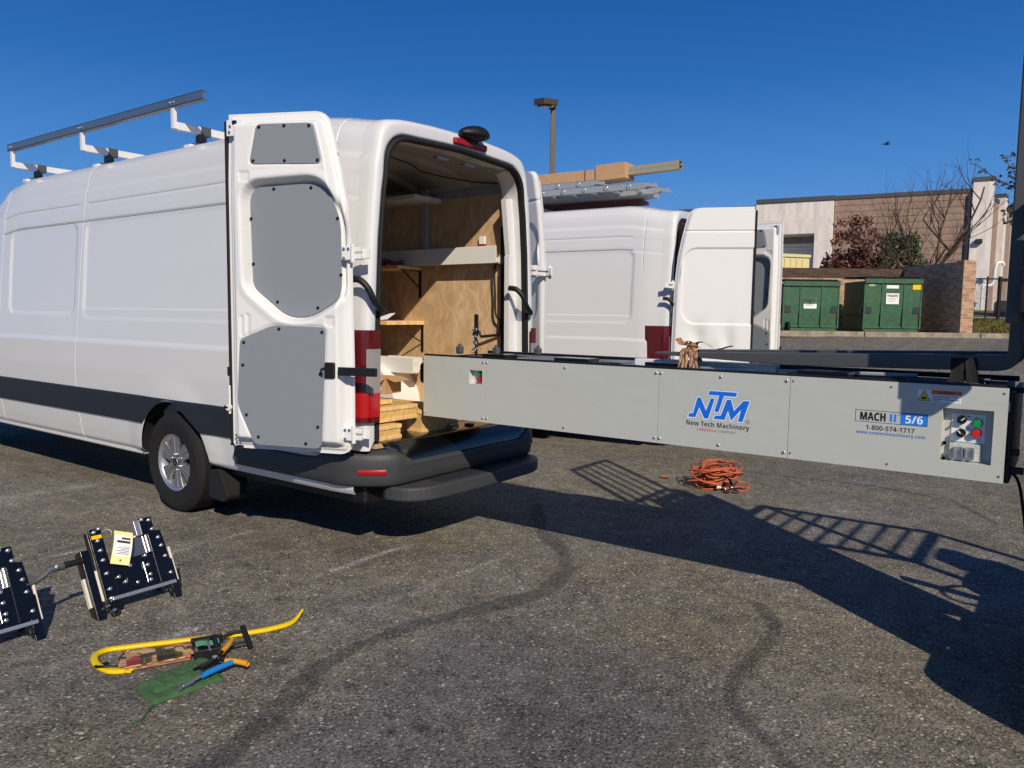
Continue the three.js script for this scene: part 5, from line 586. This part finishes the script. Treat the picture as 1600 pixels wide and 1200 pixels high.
// large building
{ const [bx0, bz0] = cw(26.4, 45), t = thing('warehouse', 'large tan block warehouse with white corner piers and grey coping', 'building', [bx0, 1.2, bz0], 7.6 * R); const P = (n, g, m, par = t) => mk(n, g, m, par); const H = 7.85;
  P('core_wall', b2(-7.4, .2, 0, H - .1, -16, -.12), M.block); const cg = [0, 1, 2].map(k => uvBox(rb(7.42, .372, .14, 0, 0, 0, .012), .5 + k * .03)); for (let k = 0; k < 20; k++) { const m = P('block_course', cg[k % 3], M.block); m.position.set(-3.70, .2 + k * .3885, -.06); }
  P('coping', b2(-7.5, .0, H - .1, H + .16, -.4, .06, .02), M.darkgrey); P('white_wall', uvBox(b2(-8.5, -7.44, 0, 7.75, -16, .25, .02), .3), M.stucco); P('white_wall', uvBox(b2(-34, -12.1, 0, 7.42, -16, .25, .02), .3), M.stucco); P('white_wall', uvBox(b2(-12.1, -8.5, 5.75, 7.75, -16, .25), .3), M.stucco);
  P('coping', b2(-12.1, -7.36, 7.75, 8.02, -.5, .33, .02), M.darkgrey); P('coping', b2(-34, -12.1, 7.42, 7.66, -.5, .33, .02), M.darkgrey); P('downpipe', b2(-.3, -.14, 0, H - .2, .0, .14, .01), M.trim);
  P('dock_recess', b2(-12.1, -8.5, 0, 5.75, -2.5, -2.3), M.stucco); P('dock_recess_side', b2(-8.52, -8.48, 0, 5.75, -2.3, .0), M.ceil); const dd = new THREE.Group(); dd.name = 'dock_door'; t.add(dd); for (let k = 0; k < 22; k++) mk('door_slat', rb(3.3, .225, .05, -10.4, .15 + k * .24, -1.6, .02), M.gutterWhite, dd);
  // receding side with white piers
  const side = new THREE.Group(); side.name = 'side_wing'; side.position.set(0, 0, 0); side.rotation.y = Math.atan2(.77, .63) - Math.PI / 2 + FA - 7.6 * R + 0; t.add(side);
  const gd = V(.63, 0, -.77); side.rotation.y = 0; const ang = FA - 7.6 * R, ux = .63 * Math.cos(ang) - .77 * Math.sin(ang), uz = -.63 * Math.sin(ang) - .77 * Math.cos(ang); // unit run of the wing in building axes
  const run = (s, w, h, d, m, n) => mk(n, uvBox(rb(w, h, d, 0, h / 2, 0, .02), .4).rotateY(Math.atan2(-uz, ux)).translate(.35 + ux * s + .0, 0, uz * s), m, side);
  P('corner_pier', uvBox(rb(1.06, 8.35, 1.0, .46, 4.17, -.3, .02), .3), M.stucco); P('pier_cap', rb(1.14, .26, 1.08, .46, 8.46, -.3, .02), M.darkgrey);
  run(3.2, 5.2, 7.7, .4, M.block, 'wing_wall'); run(5.9, .9, 8.1, 1.1, M.stucco, 'wing_pier'); run(5.9, .96, .24, 1.16, M.darkgrey, 'pier_cap').position.y = 8.1; run(9.0, 5.4, 7.7, .4, M.block, 'wing_wall'); run(12.0, .8, 8.1, 1.1, M.stucco, 'wing_pier'); run(12.0, .86, .24, 1.16, M.darkgrey, 'pier_cap').position.y = 8.1; run(3.2, 5.2, .24, .5, M.darkgrey, 'wing_coping').position.y = 7.7; run(9.0, 5.4, .24, .5, M.darkgrey, 'wing_coping').position.y = 7.7;
  P('wall_lamp', [rb(.35, .25, .3, -.02 + .4, 4.95, .32, .03)], M.trim);
}
{ const t = T8('vent_pipe', 'white bent vent pipe against the tan wing', 'pipe', 26.7, 1.2, 43.2); mk('pipe', tube([[-.55, 2.2, 0], [-.5, 2.35, 0], [-.1, 2.4, 0], [.05, 2.6, 0], [.1, 3.3, 0], [.2, 3.6, 0], [.5, 3.65, 0], [.55, 3.5, 0]], .09, 50, 10), M.gutterWhite, t); mk('pipe_stand', [rod([-.55, 0, 0], [-.55, 2.25, 0], .06)], M.gutterWhite, t); }
{ const t = T8('metal_shed', 'beige ribbed metal building beyond the chain link fence', 'building', 41, 1.2, 62); mk('wall', b2(-5, 9, 0, 7.0, -8, 0), std('shedBeige', 0xb3aa92, .6), t); mk('eave', b2(-5.1, 9.1, 7.0, 7.35, -8.1, .15, .02), M.shedBeige, t); for (let k = 0; k < 26; k++) mk('wall_rib', b2(-4.9 + k * .54, -4.75 + k * .54, 0, 7, 0, .09, .02), M.shedBeige, t); mk('roof', b2(-5.1, 9.1, 7.35, 7.5, -8.2, .2), M.darkgrey, t); }
{ const t = T8('storage_container', 'pale yellow ribbed storage container behind the brick wall', 'container', 12.0, 1.2, 33.5, undefined, .3); std('contYellow', 0xd6cc94, .6); mk('container_box', b2(-2.6, .9, 0, 3.15, -2.2, 0, .02), M.contYellow, t); for (let k = 0; k < 11; k++) mk('container_rib', b2(-2.5 + k * .3, -2.36 + k * .3, .15, 3.0, 0, .04, .01), M.contYellow, t); mk('top_beam', b2(-2.62, .92, 3.05, 3.18, -.02, .06, .01), M.contYellow, t); for (const x of [-.95, -.62]) mk('door_bar', rod([x, .2, .07], [x, 3.0, .07], .025), M.darkgrey, t); }
// chain link fence
{ const t = T8('chain_link_fence', 'dark chain link fence on the grass verge', 'fence', 14.9, GB + .44, 26); const posts = [0, 1.0, 1.42, 3.0, 4.6]; for (const x of posts) mk('fence_post', rod([x, 0, 0], [x, 1.5, 0], x === 1.42 ? .06 : .028, 12), M.black, t); mk('top_rail', rod([0, 1.42, 0], [4.6, 1.42, 0], .024), M.black, t); mk('bottom_wire', rod([0, .12, 0], [4.6, .12, 0], .010), M.steel, t); mk('middle_rail', rod([0, .78, 0], [4.6, .78, 0], .012), M.steel, t);
  const w = []; for (let k = -14; k < 46; k++) for (const s of [1, -1]) { const x0 = k * .1, a = s > 0 ? [x0, .12] : [x0 + 1.3, .12], b = s > 0 ? [x0 + 1.3, 1.42] : [x0, 1.42]; const c = (p, q) => { const t0 = p[0] < 0 ? (0 - p[0]) / (q[0] - p[0]) : p[0] > 4.6 ? (4.6 - p[0]) / (q[0] - p[0]) : 0; return [lerp(p[0], q[0], clamp(t0)), lerp(p[1], q[1], clamp(t0))]; }; const A = c(a, b), B = c(b, a); if (Math.hypot(A[0] - B[0], A[1] - B[1]) > .06) w.push(rod([...A, s * .002], [...B, s * .002], .0032, 4)); } const mesh = mk('wire_mesh', w, M.darkgrey, t); mesh.userData.kind = 'stuff'; }
{ const t = T8('utility_cart', 'dark covered utility cart with a teal windscreen behind the fence', 'cart', 18.35, GB + .5, 27.6, undefined, -.3); mk('cart_body', [rb(1.3, .5, 2.0, 0, .45, -.6, .1, 2), rb(1.25, .3, .5, 0, .62, .3, .12, 2)], std('navy', 0x141a2a, .5), t); mk('windscreen', at(rb(1.05, .62, .02, 0, 0, 0, .01), 0, 1.05, .22, -.2), std('teal', 0x2a7c6c, .25), t); mk('roof', rb(1.25, .06, 1.7, 0, 1.45, -.5, .02), M.navy, t); for (const s of [-1, 1]) { mk('roof_post', [rod([s * .58, .7, .3], [s * .58, 1.45, .1], .025), rod([s * .58, .7, -1.3], [s * .58, 1.45, -1.2], .025)], M.black, t); for (const z of [.25, -1.35]) mk('wheel', cyl(.24, .16, 24).rotateZ(Math.PI / 2).translate(s * .55, .24, z), M.rubber, t); } mk('seat_cover', rb(.9, .3, .4, .1, .75, -.4, .1, 2), M.paper, t); }
// lamp post
{ const t = T8('lamp_post', 'tall square lamp post with a bronze box head', 'lamp post', 1.09, .0, 23); std('bronze', 0x5a4f43, .5, .3); mk('pole', rb(.14, 7.65, .14, 0, 3.83, 0, .01), M.bronze, t); mk('arm', rb(.12, .09, .3, -.06, 7.62, .12, .01), M.bronze, t); const hd = mk('lamp_head', at(extr(shape([[-.27, 0], [.27, 0], [.27, .17], [-.27, .17]]), .44, .012).translate(0, 0, -.22), -.22, 7.66, .16, .12, .7, 0), M.bronze, t); mk('lens', at(rb(.4, .05, .34, 0, -.02, 0, .02), -.22, 7.66, .16, .12, .7, 0), new THREE.MeshStandardMaterial({ color: 0x6b5b46, roughness: .3 }), hd); }
// trees
function branches(seedN, levels, start, dir, len, rad, spread, up, droop) { const r = rng(seedN), out = [], tips = []; const rec = (p, d, l, ra, k) => { const pts = [p.clone()]; let q = p.clone(), dd = d.clone(); const n = 4; for (let i = 0; i < n; i++) { dd.add(V((r() - .5) * spread * .5, (r() - .5) * spread * .3 + up * .12, (r() - .5) * spread * .5)).normalize(); q = q.clone().addScaledVector(dd, l / n); pts.push(q); } for (let i = 0; i < n; i++) out.push(rod(pts[i].toArray(), pts[i + 1].toArray(), ra * (1 - i / n * .45), k > 2 ? 4 : 7, ra * (1 - (i + 1) / n * .45))); tips.push([q.clone(), k]); if (k > 1) tips.push([pts[2].clone(), k]); if (k >= levels) return; const c = 2 + (r() < .6 ? 1 : 0) + (k < 2 ? 1 : 0); for (let i = 0; i < c; i++) { const b = pts[1 + Math.floor(r() * 4)] || q, nd = dd.clone().add(V((r() - .5) * 2 * spread, (r() - .35) * spread + up * .3, (r() - .5) * 2 * spread)).normalize(); rec(b, nd, l * (.55 + r() * .3), ra * .52, k + 1); } }; rec(start, dir.clone().normalize(), len, rad, 0); return { geo: merge(out), tips }; }
function leaves(seedN, centres, per, rad, size, cols, flat = 1) { const r = rng(seedN), n = centres.length * per, pos = new Float32Array(n * 12), col = new Float32Array(n * 12), idx = []; let k = 0; for (const c of centres) for (let i = 0; i < per; i++) { const u = V(r() - .5, (r() - .5) * flat, r() - .5); if (u.length() > .5) u.setLength(.5 * r()); const p = c.clone().addScaledVector(u, rad * 2), a = V(r() - .5, r() - .5, r() - .5).normalize(), b = V(r() - .5, r() - .5, r() - .5).cross(a).normalize(), s = size * (.6 + .8 * r()), q = cols[Math.floor(r() * cols.length)], g = .7 + r() * .6; [[-.5, 0], [0, -.32], [.5, 0], [0, .32]].forEach(([x, y], j) => { const w = p.clone().addScaledVector(a, x * s).addScaledVector(b, y * s); pos.set(w.toArray(), (k * 4 + j) * 3); col.set(q.map(v => v * g), (k * 4 + j) * 3); }); idx.push(k * 4, k * 4 + 1, k * 4 + 2, k * 4, k * 4 + 2, k * 4 + 3); k++; } const g = new THREE.BufferGeometry(); g.setAttribute('position', new THREE.BufferAttribute(pos, 3)); g.setAttribute('color', new THREE.BufferAttribute(col, 3)); g.setAttribute('uv', new THREE.BufferAttribute(new Float32Array(n * 8), 2)); g.setIndex(idx); g.computeVertexNormals(); return g; }
M.bark = new THREE.MeshStandardMaterial({ color: 0x4a3a2f, roughness: .95 }); M.leaf = new THREE.MeshPhysicalMaterial({ vertexColors: true, roughness: .9, transmission: .25, thickness: 0, side: THREE.DoubleSide });
{ const t = T8('red_leaf_tree', 'small tree with rust red autumn leaves against the tan wall', 'tree', 12.5, 1.2, 28.2); const b = branches(101, 3, V(0, 0, 0), V(.05, 1, 0), 1.5, .07, .95, .5); mk('trunk', b.geo, M.bark, t); const r = rng(44), cs = b.tips.filter(([p, k]) => k > 0).map(([p]) => p); for (let k = 0; k < 80; k++) { const a = r() * 6.28, h = r(), rr = (1.1 - .55 * Math.abs(h - .35)) * Math.sqrt(r()); cs.push(V(rr * Math.cos(a) - .1, 1.0 + h * 3.0, rr * .8 * Math.sin(a))); } mk('crown', leaves(5, cs, 34, .26, .13, [[.17, .045, .03], [.22, .07, .04], [.12, .04, .03], [.25, .10, .06], [.10, .045, .03]]), M.leaf, t); }
{ const t = T8('evergreen_shrub', 'dense dark green shrub rising behind the brick wall', 'shrub', 13.75, 1.2, 27.8); const b = branches(103, 2, V(0, 0, 0), V(0, 1, 0), 1.3, .06, .9, .5); mk('stems', b.geo, M.bark, t); const r = rng(45), cs = []; for (let k = 0; k < 170; k++) { const a = r() * 6.28, h = r(), rr = 1.3 * (1 - .62 * h * h) * Math.sqrt(r()); cs.push(V(rr * Math.cos(a), .6 + h * 2.85, rr * .8 * Math.sin(a))); } mk('foliage', leaves(6, cs, 46, .22, .09, [[.035, .07, .022], [.05, .09, .03], [.022, .05, .018], [.075, .095, .035]]), M.leaf, t); }
{ const t = T8('bare_tree', 'bare leaning tree with thin tangled branches over the enclosure', 'tree', 14.3, 1.2, 27.2); const b = branches(107, 4, V(-.4, 1.5, 0), V(.85, .75, 0), 2.6, .085, .8, .35), c = branches(109, 4, V(-.5, .6, .1), V(-.1, 1, 0), 2.2, .06, .8, .5), d = branches(112, 4, V(-.2, .8, -.1), V(.45, 1, .1), 2.3, .06, .75, .5), e = branches(115, 4, V(-.6, .8, -.1), V(-.55, .9, .1), 1.9, .05, .8, .5); mk('trunk', [rod([-.6, 0, 0], [-.35, 1.6, 0], .1, 10, .085), rod([-.6, 0, 0], [-.5, .7, .1], .08, 8, .06), rod([-.55, 0, 0], [-.2, .85, -.1], .08, 8, .06)], M.bark, t); mk('main_limb', b.geo, M.bark, t); mk('left_limbs', c.geo, M.bark, t); mk('upright_limbs', d.geo, M.bark, t); mk('low_limbs', e.geo, M.bark, t); }
{ const t = T8('fence_shrub', 'loose green shrub against the chain link fence', 'shrub', 15.3, GB + .45, 26.6); const r = rng(46), cs = []; for (let k = 0; k < 30; k++) cs.push(V((r() - .5) * 1.0, .15 + r() * 1.25, (r() - .5) * .6)); mk('foliage', leaves(8, cs, 30, .2, .09, [[.05, .075, .035], [.035, .06, .025], [.08, .09, .05]]), M.leaf, t); mk('stems', branches(118, 2, V(0, 0, 0), V(0, 1, 0), .7, .03, .9, .5).geo, M.bark, t); }
{ const t = T8('oak_tree', 'oak with sparse dark leaves reaching past the forklift mast', 'tree', 22.3, 1.2, 30); const b = branches(121, 3, V(0, 2.5, 0), V(-.35, 1, 0), 2.4, .12, .9, .3); mk('trunk', [rod([.2, 0, 0], [0, 2.6, 0], .2, 12, .13)], M.bark, t); const l = branches(123, 3, V(-.2, 3.4, 0), V(-1, .15, 0), 1.7, .05, .6, .15), l2 = branches(125, 3, V(-.3, 4.6, 0), V(-1, .3, 0), 1.7, .05, .6, .15); mk('limbs', [b.geo, l.geo, l2.geo], M.bark, t); mk('crown', leaves(9, b.tips.concat(l.tips, l2.tips).filter(([p, k]) => k > 1).map(([p]) => p), 12, .25, .14, [[.05, .05, .03], [.09, .06, .03], [.04, .055, .025]]), M.leaf, t); }
{ const t = T8('bird', 'small dark bird gliding in the clear sky', 'bird', 18.85, 10.5, 40); const s = new THREE.SphereGeometry(1, 10, 8).scale(.14, .05, .05); mk('body', [s, at(new THREE.SphereGeometry(.045, 8, 6), .15, .02, 0), at(rb(.12, .01, .07, 0, 0, 0, .003), -.18, 0, 0)], M.trim, t); for (const q of [-1, 1]) mk('wing', at(extr(shape([[-.06, 0], [.05, 0], [.0, .3], [-.06, .28]]), .008).rotateX(q * Math.PI / 2), 0, .02, 0, q * -.25, 0, 0), M.trim, t); }
renderer.render(scene, camera);
